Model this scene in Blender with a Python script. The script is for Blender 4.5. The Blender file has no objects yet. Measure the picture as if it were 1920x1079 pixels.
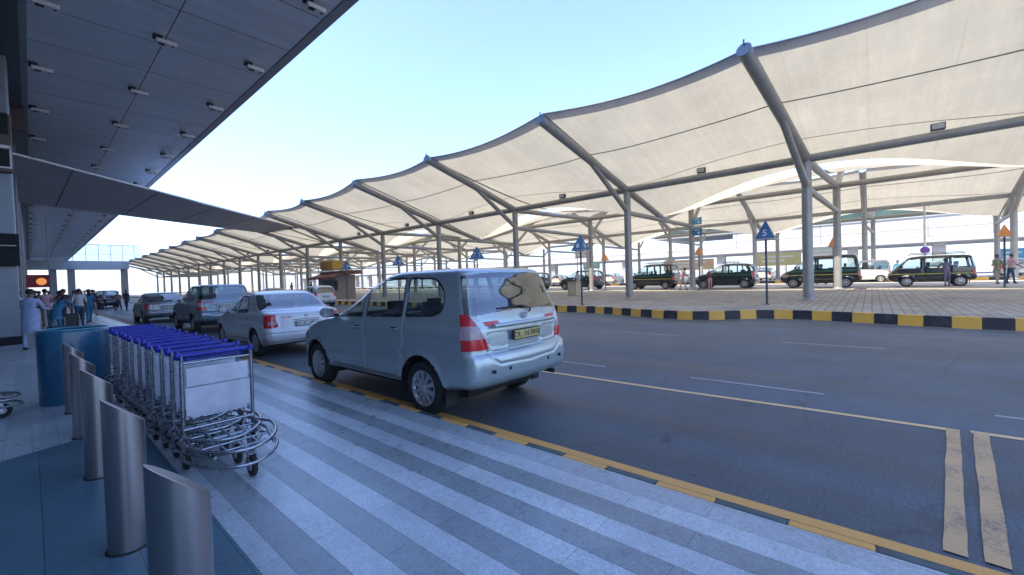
import bpy, math, random
import numpy as np
from mathutils import Vector, Matrix
random.seed(7); rng = np.random.default_rng(7)
S = bpy.context.scene
COL = S.collection
rad = math.radians
pi = math.pi

# ------------------------------------------------------------------ camera
F_PX, YAW, PITCH, ROLL, CAM_H = 780.76, rad(49.164), rad(-1.1375), rad(1.815), 1.6009
fw = Vector((math.sin(YAW)*math.cos(PITCH), math.cos(YAW)*math.cos(PITCH), math.sin(PITCH)))
r0 = Vector((math.cos(YAW), -math.sin(YAW), 0)); u0 = r0.cross(fw)
rt = r0*math.cos(ROLL)-u0*math.sin(ROLL); up = u0*math.cos(ROLL)+r0*math.sin(ROLL)
cd = bpy.data.cameras.new('camera'); cam = bpy.data.objects.new('camera', cd); COL.objects.link(cam)
m = Matrix.Identity(4)
for i in range(3):
    m[i][0] = rt[i]; m[i][1] = up[i]; m[i][2] = -fw[i]
m[2][3] = CAM_H
cam.matrix_world = m
cd.sensor_width = 36; cd.lens = 36*F_PX/1920; cd.clip_start = .05; cd.clip_end = 6000
S.camera = cam

# ------------------------------------------------------------------ light
SUN_EL, SUN_DIR = rad(50), Vector((-1, .28, 0)).normalized()      # horizontal direction towards the sun
w = bpy.data.worlds.new('World'); S.world = w; w.use_nodes = True
nt = w.node_tree; bg = nt.nodes['Background']
sky = nt.nodes.new('ShaderNodeTexSky'); sky.sky_type = 'NISHITA'; sky.sun_disc = False
sky.sun_elevation = SUN_EL; sky.sun_rotation = math.atan2(SUN_DIR.x, SUN_DIR.y)
sky.air_density = 1.0; sky.dust_density = 1.2; sky.ozone_density = 3.0; sky.altitude = 200
tint = nt.nodes.new('ShaderNodeMix'); tint.data_type = 'RGBA'; tint.blend_type = 'MULTIPLY'; tint.inputs[0].default_value = 1
tint.inputs[7].default_value = (.72, .755, .885, 1); nt.links.new(sky.outputs[0], tint.inputs[6]); nt.links.new(tint.outputs[2], bg.inputs[0]); bg.inputs[1].default_value = .15
ld = bpy.data.lights.new('sun', 'SUN'); ld.energy = 2.35; ld.angle = rad(.6); ld.color = (1, .87, .68)
lo = bpy.data.objects.new('sun', ld); COL.objects.link(lo)
sd = Vector((SUN_DIR.x*math.cos(SUN_EL), SUN_DIR.y*math.cos(SUN_EL), math.sin(SUN_EL)))
lo.rotation_euler = sd.to_track_quat('Z', 'Y').to_euler(); lo.location = (0, 0, 60)
S.view_settings.view_transform = 'Standard'; S.view_settings.look = 'None'
S.view_settings.exposure = 2.2; S.view_settings.gamma = 1
S.cycles.max_bounces = 6; S.cycles.diffuse_bounces = 3; S.cycles.transparent_max_bounces = 12
S.cycles.use_denoising = True

# ------------------------------------------------------------------ materials
MATS = {}
def NM(name):
    mt = bpy.data.materials.new(name); mt.use_nodes = True
    n = mt.node_tree.nodes; return mt, n, mt.node_tree.links, n['Principled BSDF']
def mat(name, col, rough=.5, metal=0, var=.12, scale=6., bump=0., bscale=60., coat=0, spec=.5):
    """one procedural material: base colour broken up by noise, optional bump"""
    if name in MATS: return MATS[name]
    mt, n, l, b = NM(name)
    tc = n.new('ShaderNodeTexCoord'); nz = n.new('ShaderNodeTexNoise'); nz.inputs['Scale'].default_value = scale; nz.inputs['Detail'].default_value = 6
    l.new(tc.outputs['Object'], nz.inputs['Vector'])
    rp = n.new('ShaderNodeValToRGB'); rp.color_ramp.elements[0].position = .3; rp.color_ramp.elements[1].position = .7
    rp.color_ramp.elements[0].color = [c*(1-var) for c in col]+[1]; rp.color_ramp.elements[1].color = [min(1, c*(1+var)) for c in col]+[1]
    l.new(nz.outputs[0], rp.inputs[0]); l.new(rp.outputs[0], b.inputs['Base Color'])
    mr = n.new('ShaderNodeMapRange'); mr.inputs[3].default_value = max(0, rough-.06); mr.inputs[4].default_value = min(1, rough+.08)
    l.new(nz.outputs[0], mr.inputs[0]); l.new(mr.outputs[0], b.inputs['Roughness'])
    b.inputs['Metallic'].default_value = metal; b.inputs['Specular IOR Level'].default_value = spec
    if coat: b.inputs['Coat Weight'].default_value = coat; b.inputs['Coat Roughness'].default_value = .04
    if bump:
        n2 = n.new('ShaderNodeTexNoise'); n2.inputs['Scale'].default_value = bscale; n2.inputs['Detail'].default_value = 4
        l.new(tc.outputs['Object'], n2.inputs['Vector'])
        bp = n.new('ShaderNodeBump'); bp.inputs['Strength'].default_value = bump; bp.inputs['Distance'].default_value = .01
        l.new(n2.outputs[0], bp.inputs['Height']); l.new(bp.outputs[0], b.inputs['Normal'])
    MATS[name] = mt; return mt
def math_node(n, l, op, a, b=None):
    q = n.new('ShaderNodeMath'); q.operation = op
    for i, v in enumerate((a, b)):
        if v is None: continue
        if isinstance(v, (int, float)): q.inputs[i].default_value = v
        else: l.new(v, q.inputs[i])
    return q.outputs[0]
def glass(name, tint, refl=1.45, rough=.02, clear=.9):
    if name in MATS: return MATS[name]
    mt, n, l, b = NM(name); out = n['Material Output']; n.remove(b)
    tr = n.new('ShaderNodeBsdfTransparent'); tr.inputs[0].default_value = list(tint)+[1]
    gl = n.new('ShaderNodeBsdfGlossy'); gl.inputs['Roughness'].default_value = rough; gl.inputs[0].default_value = (.95, .97, 1, 1)
    lw = n.new('ShaderNodeLayerWeight'); lw.inputs[0].default_value = .5; r0 = ((refl-1)/(refl+1))**2
    fr = math_node(n, l, 'ADD', math_node(n, l, 'MULTIPLY', math_node(n, l, 'POWER', lw.outputs['Facing'], 4.2), 1-r0), r0)
    mx = n.new('ShaderNodeMixShader'); l.new(fr, mx.inputs[0]); l.new(tr.outputs[0], mx.inputs[1]); l.new(gl.outputs[0], mx.inputs[2])
    l.new(mx.outputs[0], out.inputs[0]); MATS[name] = mt; return mt
def mixc(n, l, f, a, b, mode='MIX'):
    q = n.new('ShaderNodeMix'); q.data_type = 'RGBA'; q.blend_type = mode
    for i, v in ((0, f), (6, a), (7, b)):
        if isinstance(v, (int, float)): q.inputs[i].default_value = v
        elif isinstance(v, (tuple, list)): q.inputs[i].default_value = list(v)+[1]*(4-len(v))
        else: l.new(v, q.inputs[i])
    return q.outputs[2]
def noise(n, l, vec, scale, detail=6, rough=.6):
    q = n.new('ShaderNodeTexNoise'); q.inputs['Scale'].default_value = scale; q.inputs['Detail'].default_value = detail; q.inputs['Roughness'].default_value = rough
    l.new(vec, q.inputs['Vector']); return q.outputs[0]
def ramp(n, l, f, stops):
    q = n.new('ShaderNodeValToRGB'); e = q.color_ramp.elements
    while len(e) < len(stops): e.new(.5)
    for k, (p, c) in enumerate(stops):
        e[k].position = p; e[k].color = (c, c, c, 1) if isinstance(c, (int, float)) else list(c)+[1]
    l.new(f, q.inputs[0]); return q.outputs[0]
def bumpn(n, l, h, b, s=.3, d=.01):
    q = n.new('ShaderNodeBump'); q.inputs['Strength'].default_value = s; q.inputs['Distance'].default_value = d
    l.new(h, q.inputs['Height']); l.new(q.outputs[0], b.inputs['Normal'])

def asphalt_mat():
    mt, n, l, b = NM('asphalt'); tc = n.new('ShaderNodeTexCoord'); v = tc.outputs['Object']
    fine = noise(n, l, v, 42, 5, .85); med = noise(n, l, v, 1.3, 5)
    mp = n.new('ShaderNodeMapping'); mp.inputs['Scale'].default_value = (.9, .05, 1); l.new(v, mp.inputs[0])
    streak = noise(n, l, mp.outputs[0], 1.6, 5)
    c = ramp(n, l, fine, [(.34, (.030, .044, .060)), (.66, (.118, .158, .190))])
    c = mixc(n, l, .5, c, ramp(n, l, med, [(.3, .8), (.7, 1.15)]), 'MULTIPLY')
    c = mixc(n, l, .85, c, ramp(n, l, streak, [(.35, .62), (.65, 1.25)]), 'MULTIPLY'); blot = noise(n, l, v, .22, 8, .7); c = mixc(n, l, .8, c, ramp(n, l, blot, [(.38, .72), (.62, 1.15)]), 'MULTIPLY')
    spots = noise(n, l, v, 2.1, 2); c = mixc(n, l, ramp(n, l, spots, [(.70, 0.), (.74, .55)]), c, (.02, .021, .024))
    dst = noise(n, l, v, 1.2, 4); vo = n.new('ShaderNodeTexVoronoi'); vo.feature = 'DISTANCE_TO_EDGE'; vo.inputs['Scale'].default_value = .33
    va = n.new('ShaderNodeVectorMath'); va.operation = 'ADD'; l.new(v, va.inputs[0]); cx_ = n.new('ShaderNodeCombineXYZ'); l.new(math_node(n, l, 'MULTIPLY', dst, 1.6), cx_.inputs[0]); l.new(math_node(n, l, 'MULTIPLY', fine, .05), cx_.inputs[1]); l.new(cx_.outputs[0], va.inputs[1]); l.new(va.outputs[0], vo.inputs[0])
    c = mixc(n, l, math_node(n, l, 'MULTIPLY', ramp(n, l, vo.outputs[0], [(.0, 1.), (.007, 0.)]), .45), c, (.03, .034, .04))
    sx = n.new('ShaderNodeSeparateXYZ'); l.new(v, sx.inputs[0]); lane = math_node(n, l, 'FRACT', math_node(n, l, 'DIVIDE', math_node(n, l, 'SUBTRACT', sx.outputs[0], 2.6), 3.55))
    trk = ramp(n, l, lane, [(0., 1.06), (.22, .90), (.34, 1.0), (.5, .84), (.62, .98), (.76, .88), (1., 1.06)]); c = mixc(n, l, .8, c, trk, 'MULTIPLY')
    dr = n.new('ShaderNodeTexVoronoi'); dr.inputs['Scale'].default_value = .9; l.new(va.outputs[0], dr.inputs[0]); c = mixc(n, l, math_node(n, l, 'MULTIPLY', ramp(n, l, dr.outputs[0], [(.03, 1.), (.085, 0.)]), .6), c, (.025, .027, .032))
    l.new(c, b.inputs['Base Color'])
    l.new(ramp(n, l, streak, [(.3, .45), (.7, .68)]), b.inputs['Roughness']); bumpn(n, l, fine, b, .35, .006); return mt
def paint_line_mat(name, col, wear=.5, under=(.09, .10, .115)):
    mt, n, l, b = NM(name); tc = n.new('ShaderNodeTexCoord'); v = tc.outputs['Object']
    a = noise(n, l, v, 48, 8, .8); big = noise(n, l, v, 2.3, 3)
    f = ramp(n, l, math_node(n, l, 'ADD', a, math_node(n, l, 'MULTIPLY', big, .45)), [(.56+.2*(1-wear)*.2, (1-wear*.2)), (.86, wear)])
    f = math_node(n, l, 'SUBTRACT', 1, ramp(n, l, math_node(n, l, 'ADD', a, math_node(n, l, 'MULTIPLY', big, .5)), [(.93-.24*wear, 0.), (1.06-.16*wear, .85)]))
    c = mixc(n, l, f, under, mixc(n, l, a, [q*.75 for q in col], col))
    l.new(c, b.inputs['Base Color']); b.inputs['Roughness'].default_value = .6; bumpn(n, l, a, b, .2, .004); return mt
def pavement_mat():
    mt, n, l, b = NM('granite_paving'); tc = n.new('ShaderNodeTexCoord'); v = tc.outputs['Object']
    sp = n.new('ShaderNodeSeparateXYZ'); l.new(v, sp.inputs[0])
    cb = n.new('ShaderNodeCombineXYZ'); l.new(sp.outputs[1], cb.inputs[0]); l.new(math_node(n, l, 'SUBTRACT', sp.outputs[0], .86), cb.inputs[1])
    br = n.new('ShaderNodeTexBrick'); l.new(cb.outputs[0], br.inputs[0])
    br.inputs['Scale'].default_value = 1; br.inputs['Brick Width'].default_value = 1.25; br.inputs['Row Height'].default_value = .18
    br.inputs['Mortar Size'].default_value = .0022; br.inputs['Mortar Smooth'].default_value = .2; br.offset = .37; br.inputs['Bias'].default_value = 0
    br.inputs['Color1'].default_value = (.88, .89, .90, 1); br.inputs['Color2'].default_value = (1.05, 1.05, 1.04, 1); br.inputs['Mortar'].default_value = (.45, .45, .45, 1)
    fr = math_node(n, l, 'FRACT', math_node(n, l, 'DIVIDE', math_node(n, l, 'SUBTRACT', sp.outputs[0], .86), .36))
    dark = math_node(n, l, 'LESS_THAN', fr, .5)
    inside = math_node(n, l, 'MULTIPLY', math_node(n, l, 'GREATER_THAN', sp.outputs[0], .86), math_node(n, l, 'LESS_THAN', sp.outputs[0], 2.66))
    c = mixc(n, l, dark, (.56, .61, .635), (.305, .34, .36))
    c = mixc(n, l, inside, (.44, .485, .515), c)
    c = mixc(n, l, 1., c, br.outputs[0], 'MULTIPLY')
    s1 = noise(n, l, v, 75, 3, .8); s2 = noise(n, l, v, 1.1, 5); s3 = noise(n, l, v, 9, 6)
    c = mixc(n, l, 1., c, ramp(n, l, s1, [(.32, .70), (.66, 1.22)]), 'MULTIPLY')
    c = mixc(n, l, .8, c, ramp(n, l, s2, [(.3, .72), (.7, 1.15)]), 'MULTIPLY'); st = noise(n, l, v, 3.3, 8, .75); c = mixc(n, l, .7, c, ramp(n, l, st, [(.30, .62), (.42, 1.0)]), 'MULTIPLY')
    c = mixc(n, l, .5, c, ramp(n, l, s3, [(.3, .82), (.7, 1.1)]), 'MULTIPLY')
    l.new(c, b.inputs['Base Color']); l.new(ramp(n, l, s3, [(.3, .24), (.7, .42)]), b.inputs['Roughness'])
    bumpn(n, l, br.outputs[1], b, .3, -.003); return mt
def paver_mat(name, c1, c2, bw, rh, rough=.75, along_x=True, mortar=.02):
    mt, n, l, b = NM(name); tc = n.new('ShaderNodeTexCoord'); v = tc.outputs['Object']
    sp = n.new('ShaderNodeSeparateXYZ'); l.new(v, sp.inputs[0]); cb = n.new('ShaderNodeCombineXYZ')
    l.new(sp.outputs[0 if along_x else 1], cb.inputs[0]); l.new(sp.outputs[1 if along_x else 0], cb.inputs[1])
    br = n.new('ShaderNodeTexBrick'); l.new(cb.outputs[0], br.inputs[0]); br.inputs['Scale'].default_value = 1
    br.inputs['Brick Width'].default_value = bw; br.inputs['Row Height'].default_value = rh; br.inputs['Mortar Size'].default_value = mortar
    br.inputs['Color1'].default_value = list(c1)+[1]; br.inputs['Color2'].default_value = list(c2)+[1]; br.inputs['Mortar'].default_value = [q*.55 for q in c1]+[1]
    s = noise(n, l, v, .7, 6); s2 = noise(n, l, v, 70, 4, .8)
    c = mixc(n, l, .8, br.outputs[0], ramp(n, l, s, [(.3, .72), (.7, 1.15)]), 'MULTIPLY')
    c = mixc(n, l, .8, c, ramp(n, l, s2, [(.32, .62), (.68, 1.3)]), 'MULTIPLY')
    l.new(c, b.inputs['Base Color']); b.inputs['Roughness'].default_value = rough; bumpn(n, l, br.outputs[1], b, .5, -.008); return mt
def fabric_mat(name, col, trans=.42):
    mt, n, l, b = NM(name); out = n['Material Output']; n.remove(b)
    tc = n.new('ShaderNodeTexCoord'); v = tc.outputs['Object']
    s = noise(n, l, v, .5, 5); s2 = noise(n, l, v, 5, 5)
    c = mixc(n, l, .6, col, ramp(n, l, s, [(.3, .80), (.7, 1.08)]), 'MULTIPLY')
    c = mixc(n, l, .4, c, ramp(n, l, s2, [(.3, .9), (.7, 1.06)]), 'MULTIPLY')
    sp = n.new('ShaderNodeSeparateXYZ'); l.new(v, sp.inputs[0]); fr_ = math_node(n, l, 'FRACT', math_node(n, l, 'DIVIDE', sp.outputs[1], 1.98))
    c = mixc(n, l, math_node(n, l, 'MULTIPLY', math_node(n, l, 'LESS_THAN', fr_, .016), .16), c, (.25, .23, .18))
    mp = n.new('ShaderNodeMapping'); mp.inputs['Scale'].default_value = (.18, 2.6, .18); l.new(v, mp.inputs[0]); c = mixc(n, l, .55, c, ramp(n, l, noise(n, l, mp.outputs[0], 1.2, 7, .7), [(.3, .84), (.65, 1.05)]), 'MULTIPLY')
    d = n.new('ShaderNodeBsdfDiffuse'); t = n.new('ShaderNodeBsdfTranslucent'); l.new(c, d.inputs[0]); l.new(c, t.inputs[0])
    mx = n.new('ShaderNodeMixShader'); mx.inputs[0].default_value = trans
    l.new(d.outputs[0], mx.inputs[1]); l.new(t.outputs[0], mx.inputs[2]); l.new(mx.outputs[0], out.inputs[0]); return mt
def ceiling_mat():
    mt, n, l, b = NM('ceiling_panels'); tc = n.new('ShaderNodeTexCoord'); v = tc.outputs['Object']
    sp = n.new('ShaderNodeSeparateXYZ'); l.new(v, sp.inputs[0]); cb = n.new('ShaderNodeCombineXYZ')
    l.new(math_node(n, l, 'SUBTRACT', sp.outputs[0], .11), cb.inputs[0]); l.new(sp.outputs[1], cb.inputs[1])
    br = n.new('ShaderNodeTexBrick'); l.new(cb.outputs[0], br.inputs[0]); br.inputs['Scale'].default_value = 1
    br.inputs['Brick Width'].default_value = 2.76; br.inputs['Row Height'].default_value = 2.3; br.offset = 0; br.inputs['Mortar Size'].default_value = .014
    br.inputs['Color1'].default_value = (.74, .79, .84, 1); br.inputs['Color2'].default_value = (.80, .85, .90, 1); br.inputs['Mortar'].default_value = (.05, .05, .055, 1)
    mp = n.new('ShaderNodeMapping'); mp.inputs['Scale'].default_value = (.25, 3.2, 1); l.new(v, mp.inputs[0])
    st = noise(n, l, mp.outputs[0], 1.4, 6); c = mixc(n, l, .8, br.outputs[0], ramp(n, l, st, [(.3, .84), (.7, 1.1)]), 'MULTIPLY')
    l.new(c, b.inputs['Base Color']); b.inputs['Metallic'].default_value = .5
    l.new(ramp(n, l, st, [(.3, .34), (.7, .5)]), b.inputs['Roughness']); bumpn(n, l, br.outputs[1], b, .4, -.01); return mt
def brushed_mat(name, col, rough=.3):
    mt, n, l, b = NM(name); tc = n.new('ShaderNodeTexCoord'); mp = n.new('ShaderNodeMapping'); mp.inputs['Scale'].default_value = (60, 60, .6)
    l.new(tc.outputs['Object'], mp.inputs[0]); s = noise(n, l, mp.outputs[0], 3, 4)
    l.new(mixc(n, l, s, [q*.985 for q in col], [q*1.015 for q in col]), b.inputs['Base Color'])
    b.inputs['Metallic'].default_value = 1; l.new(ramp(n, l, s, [(.3, rough), (.7, rough+.015)]), b.inputs['Roughness'])
    return mt
def car_paint(name, col, metal=.55, rough=.28):
    if name in MATS: return MATS[name]
    mt, n, l, b = NM(name); tc = n.new('ShaderNodeTexCoord'); s = noise(n, l, tc.outputs['Object'], 2.5, 5); f = noise(n, l, tc.outputs['Object'], 700, 1)
    c = mixc(n, l, .25, col, ramp(n, l, s, [(.3, .8), (.7, 1.1)]), 'MULTIPLY'); c = mixc(n, l, .2, c, ramp(n, l, f, [(.3, .8), (.7, 1.2)]), 'MULTIPLY')
    l.new(c, b.inputs['Base Color']); b.inputs['Metallic'].default_value = metal; b.inputs['Roughness'].default_value = rough
    b.inputs['Coat Weight'].default_value = .8; l.new(ramp(n, l, s, [(.3, .03), (.7, .12)]), b.inputs['Coat Roughness']); MATS[name] = mt; return mt

M_ASPH = asphalt_mat(); M_PAVE = pavement_mat()
M_WLINE = paint_line_mat('white_road_paint', (.88, .57, .27), .35); M_DASH = paint_line_mat('faded_road_paint', (.42, .43, .44), .6)
M_YLINE = paint_line_mat('yellow_road_paint', (.86, .43, .11), .28); M_TAN = paint_line_mat('worn_cream_paint', (.74, .46, .22), .82)
M_TEALT = paver_mat('dark_teal_paving', (.07, .145, .185), (.09, .17, .21), .9, .36, .4, False, .003)
M_PLAZA = paver_mat('grey_block_paving', (.315, .29, .245), (.42, .39, .335), .46, .23, .8, True, .014)
M_LANE = mat('pale_concrete', (.48, .46, .43), .8, var=.2, scale=.6, bump=.2)
M_FAB = fabric_mat('cream_canopy_fabric', (.635, .578, .43), .40); M_FABEDGE = fabric_mat('grey_edge_fabric', (.50, .49, .46), .12)
M_SEAM = mat('seam_strip', (.26, .25, .22), .7)
M_STEEL = mat('grey_steel_paint', (.31, .31, .30), .42, .25, .1, 3, spec=.5); M_STEELD = mat('shaded_steel_cap', (.06, .12, .19), .4, .2)  # cap colour has shade and blue sky reflection painted in
M_CEIL = ceiling_mat(); M_SS = brushed_mat('brushed_stainless', (.40, .375, .37), .30)
M_CHROME = mat('chrome_tube', (.38, .40, .43), .27, 1, .1, 20); M_BLUE = mat('blue_handle_plastic', (.018, .022, .30), .35, 0, .2, 30)
M_BLACK = mat('black_plastic', (.012, .012, .014), .45); M_RUB = mat('rubber', (.018, .018, .019), .75, bump=.2)
M_DARK = mat('dark_underside', (.008, .008, .009), .8); M_WHITE = mat('white_paint', (.72, .72, .70), .45); M_GREY = mat('light_grey_panel', (.50, .51, .53), .5)
M_KY = paint_line_mat('kerb_yellow', (.84, .46, .06), .5, (.24, .22, .20)); M_KB = paint_line_mat('kerb_black', (.022, .02, .024), .45, (.20, .19, .18))
M_KG = mat('kerb_dark_green', (.06, .09, .095), .55, var=.4, scale=6)
M_TEAL = mat('teal_laminate', (.006, .085, .165), .28, 0, .12, 2, coat=.3)
M_CONC = mat('concrete_grey', (.30, .31, .32), .7, var=.15, scale=2, bump=.1); M_COLUMN = mat('column_cladding', (.20, .23, .27), .4, .3, .1, 2)
M_BROWN = mat('brown_cladding', (.10, .065, .055), .5); M_RED = mat('red_board', (.45, .03, .02), .5); M_ORANGE = mat('orange_board', (.75, .30, .08), .5)
M_BSIGN = mat('blue_sign', (.015, .10, .25), .4); M_LBLUE = mat('light_blue_sign', (.05, .30, .55), .4); M_PURPLE = mat('purple_sign', (.18, .06, .40), .5); M_YEL = mat('yellow_board', (.62, .38, .03), .5)
M_GREENG = mat('dark_green_glazing', (.045, .085, .075), .25, .2, .5, .35); M_WPANEL = mat('white_facade_panel', (.66, .68, .70), .45, 0, .08, .4)
M_RIM = mat('silver_wheel_cover', (.50, .51, .53), .3, .7, .1, 12); M_SEAT = mat('grey_seat_cloth', (.045, .05, .055), .85); M_CREAM = mat('cream_box', (.52, .46, .32), .6)
M_LAMPR = mat('red_lamp_lens', (.55, .012, .02), .12, coat=.6); M_LAMPW = mat('clear_lamp_lens', (.38, .27, .30), .12, coat=.6); M_REDSTRIP = mat('red_reflector', (.60, .07, .08), .25)
G_CAR = glass('car_glass', (.84, .93, .93), 1.45); G_DARK = glass('tinted_glass', (.42, .55, .58), 1.6); G_REAR = glass('rear_glass', (.16, .24, .27), 2.7); G_CLEAR = glass('clear_glass', (.75, .85, .86), 1.5)
G_WALL = glass('wall_glass', (.18, .25, .28), 1.6)

# ------------------------------------------------------------------ mesh builder
def link(o, parent=None):
    COL.objects.link(o)
    if parent is not None: o.parent = parent
    return o
class MB:
    def __init__(s): s.v = []; s.f = []; s.m = []; s.s = []
    def add(s, vs, fs, mi=0, sm=False):
        o = len(s.v); s.v += [tuple(q) for q in vs]
        for f in fs: s.f.append(tuple(o+i for i in f)); s.m.append(mi); s.s.append(sm)
    def box(s, c, d, mi=0, rz=0):
        x, y, z = (q/2 for q in d); ca, sa = math.cos(rz), math.sin(rz)
        vs = [(c[0]+a*x*ca-b*y*sa, c[1]+a*x*sa+b*y*ca, c[2]+e*z) for e in (-1, 1) for a, b in ((-1, -1), (1, -1), (1, 1), (-1, 1))]
        s.add(vs, [(3, 2, 1, 0), (4, 5, 6, 7), (0, 1, 5, 4), (1, 2, 6, 5), (2, 3, 7, 6), (3, 0, 4, 7)], mi)
    def b2(s, x0, x1, y0, y1, z0, z1, mi=0): s.box(((x0+x1)/2, (y0+y1)/2, (z0+z1)/2), (x1-x0, y1-y0, z1-z0), mi)
    def path(s, pts, r, n=10, mi=0, caps=True, closed=False):
        pts = [Vector(p) for p in pts]; k = len(pts); rs = r if isinstance(r, (list, tuple)) else [r]*k
        rings = []; ref = None
        for i in range(k):
            a = pts[i-1] if (i > 0 or closed) else pts[i]; b = pts[(i+1) % k] if (i < k-1 or closed) else pts[i]
            t = (b-a).normalized()
            if ref is None: ref = t.orthogonal().normalized()
            u = (ref-t*ref.dot(t)); u = u.normalized() if u.length > 1e-6 else t.orthogonal().normalized(); ref = u; q = t.cross(u)
            rings.append([pts[i]+(u*math.cos(2*pi*j/n)+q*math.sin(2*pi*j/n))*rs[i] for j in range(n)])
        vs = [p for rg in rings for p in rg]; fs = []
        for i in range(k if closed else k-1):
            for j in range(n):
                i2 = (i+1) % k; fs.append((i*n+j, i*n+(j+1) % n, i2*n+(j+1) % n, i2*n+j))
        s.add(vs, fs, mi, True)
        if caps and not closed: s.add(rings[0], [tuple(range(n-1, -1, -1))], mi); s.add(rings[-1], [tuple(range(n))], mi)
    def tube(s, a, b, r, r2=None, n=12, mi=0, caps=True): s.path([a, b], [r, r if r2 is None else r2], n, mi, caps)
    def lathe(s, prof, n=24, c=(0, 0, 0), axis='z', mi=0, sm=True):
        vs = []
        for (r, h) in prof:
            for j in range(n):
                a = 2*pi*j/n; x, y = r*math.cos(a), r*math.sin(a)
                p = (x, y, h) if axis == 'z' else ((x, h, y) if axis == 'y' else (h, x, y))
                vs.append((c[0]+p[0], c[1]+p[1], c[2]+p[2]))
        fs = [(i*n+j, i*n+(j+1) % n, (i+1)*n+(j+1) % n, (i+1)*n+j) for i in range(len(prof)-1) for j in range(n)]
        s.add(vs, fs, mi, sm)
    def prism(s, poly, z0, z1, mi=0, plane='xy'):
        def P(a, b, c): return (a, b, c) if plane == 'xy' else ((c, a, b) if plane == 'yz' else (a, c, b))
        n = len(poly); s.add([P(a, b, z0) for a, b in poly]+[P(a, b, z1) for a, b in poly],
              [tuple(range(n-1, -1, -1)), tuple(range(n, 2*n))]+[(i, (i+1) % n, n+(i+1) % n, n+i) for i in range(n)], mi)
    def sphere(s, c, r, mi=0, n=12, k=8, sq=(1, 1, 1)):
        vs = [(c[0]+sq[0]*r*math.sin(pi*i/k)*math.cos(2*pi*j/n), c[1]+sq[1]*r*math.sin(pi*i/k)*math.sin(2*pi*j/n), c[2]+sq[2]*r*math.cos(pi*i/k)) for i in range(k+1) for j in range(n)]
        s.add(vs, [(i*n+j, (i+1)*n+j, (i+1)*n+(j+1) % n, i*n+(j+1) % n) for i in range(k) for j in range(n)], mi, True)
    def mesh(s, name, mats):
        me = bpy.data.meshes.new(name); me.from_pydata(s.v, [], s.f)
        for q in (mats if isinstance(mats, (list, tuple)) else [mats]): me.materials.append(q)
        me.polygons.foreach_set('material_index', s.m); me.polygons.foreach_set('use_smooth', s.s); me.update(); me.validate(); return me
    def build(s, name, mats, parent=None, bevel=0, loc=None):
        o = bpy.data.objects.new(name, s.mesh(name, mats)); link(o, parent)
        if loc is not None: o.location = loc
        if bevel:
            b = o.modifiers.new('bevel', 'BEVEL'); b.width = bevel; b.segments = 2; b.limit_method = 'ANGLE'; b.angle_limit = rad(40)
        return o
def tag(o, label=None, cat=None, group=None, kind=None):
    if label: o['label'] = label
    if cat: o['category'] = cat
    if group: o['group'] = group
    if kind: o['kind'] = kind
    return o
def thing(name, label, cat, loc=(0, 0, 0), rz=0, group=None):
    o = bpy.data.objects.new(name, None); o.empty_display_size = .2; COL.objects.link(o); o.location = loc; o.rotation_euler = (0, 0, rz)
    return tag(o, label, cat, group)
def kids(o): return [c for c in o.children]
def copy_tree(o, parent=None):
    c = o.copy(); COL.objects.link(c); c.parent = parent
    for ch in list(o.children): copy_tree(ch, c)
    return c
def dup(o, label, loc, rz, group=None):
    c = copy_tree(o); c.location = loc; c.rotation_euler = (0, 0, rz); c['label'] = label
    if group: c['group'] = group
    return c
def text_obj(name, body, size, material, parent, loc, rot, extrude=.003, align='CENTER'):
    cu = bpy.data.curves.new(name, 'FONT'); cu.body = body; cu.size = size; cu.extrude = extrude; cu.align_x = align; cu.align_y = 'CENTER'
    tmp = bpy.data.objects.new(name+'_tmp', cu); COL.objects.link(tmp); bpy.context.view_layer.update()
    me = bpy.data.meshes.new_from_object(tmp.evaluated_get(bpy.context.evaluated_depsgraph_get())); bpy.data.objects.remove(tmp); bpy.data.curves.remove(cu)
    me.materials.clear(); me.materials.append(material); o = bpy.data.objects.new(name, me); link(o, parent); o.location = loc; o.rotation_euler = rot; return o
ORD = 'first second third fourth fifth sixth seventh eighth ninth tenth eleventh twelfth thirteenth fourteenth fifteenth sixteenth seventeenth eighteenth nineteenth twentieth'.split()
def orw(i): return ORD[i] if i < 20 else '%dth' % (i+1)
def quad(name, pts, material, kind='structure', parent=None):
    b = MB(); b.add(pts, [tuple(range(len(pts)))]); o = b.build(name, material, parent)
    if kind: o['kind'] = kind
    return o
# ================================================================== setting
KY = np.array([-60, -12, -5, -2.6, -1.7, -.7, .4, 1.5, 2.4, 3.1, 3.7, 4.4, 5.2, 6.2, 7.3, 8.6, 9.8, 11.5, 15, 60, 190.])
KX = np.array([15.0, 15.05, 15.1, 15.2, 15.32, 15.55, 15.95, 16.3, 16.32, 16.05, 15.45, 14.95, 14.88, 15.1, 15.5, 16.0, 16.3, 16.25, 16.2, 16.2, 16.2])
yy = np.arange(-40, 186, .13); xx = np.interp(yy, KY, KX)
ker = np.ones(9)/9; xs_ = np.convolve(np.pad(xx, 4, mode='edge'), ker, 'valid')
kp = np.stack([xs_, yy], 1)
arc = np.concatenate([[0], np.cumsum(np.hypot(*(kp[1:]-kp[:-1]).T))])
def kern(i):
    t = kp[min(i+1, len(kp)-1)]-kp[max(i-1, 0)]; t = t/np.hypot(*t); return np.array([t[1], -t[0]])
KH = .29
def zpl(x): return KH-.004+(.45-KH)*min(1, max(0, (x-16.2)/14.8))

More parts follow.
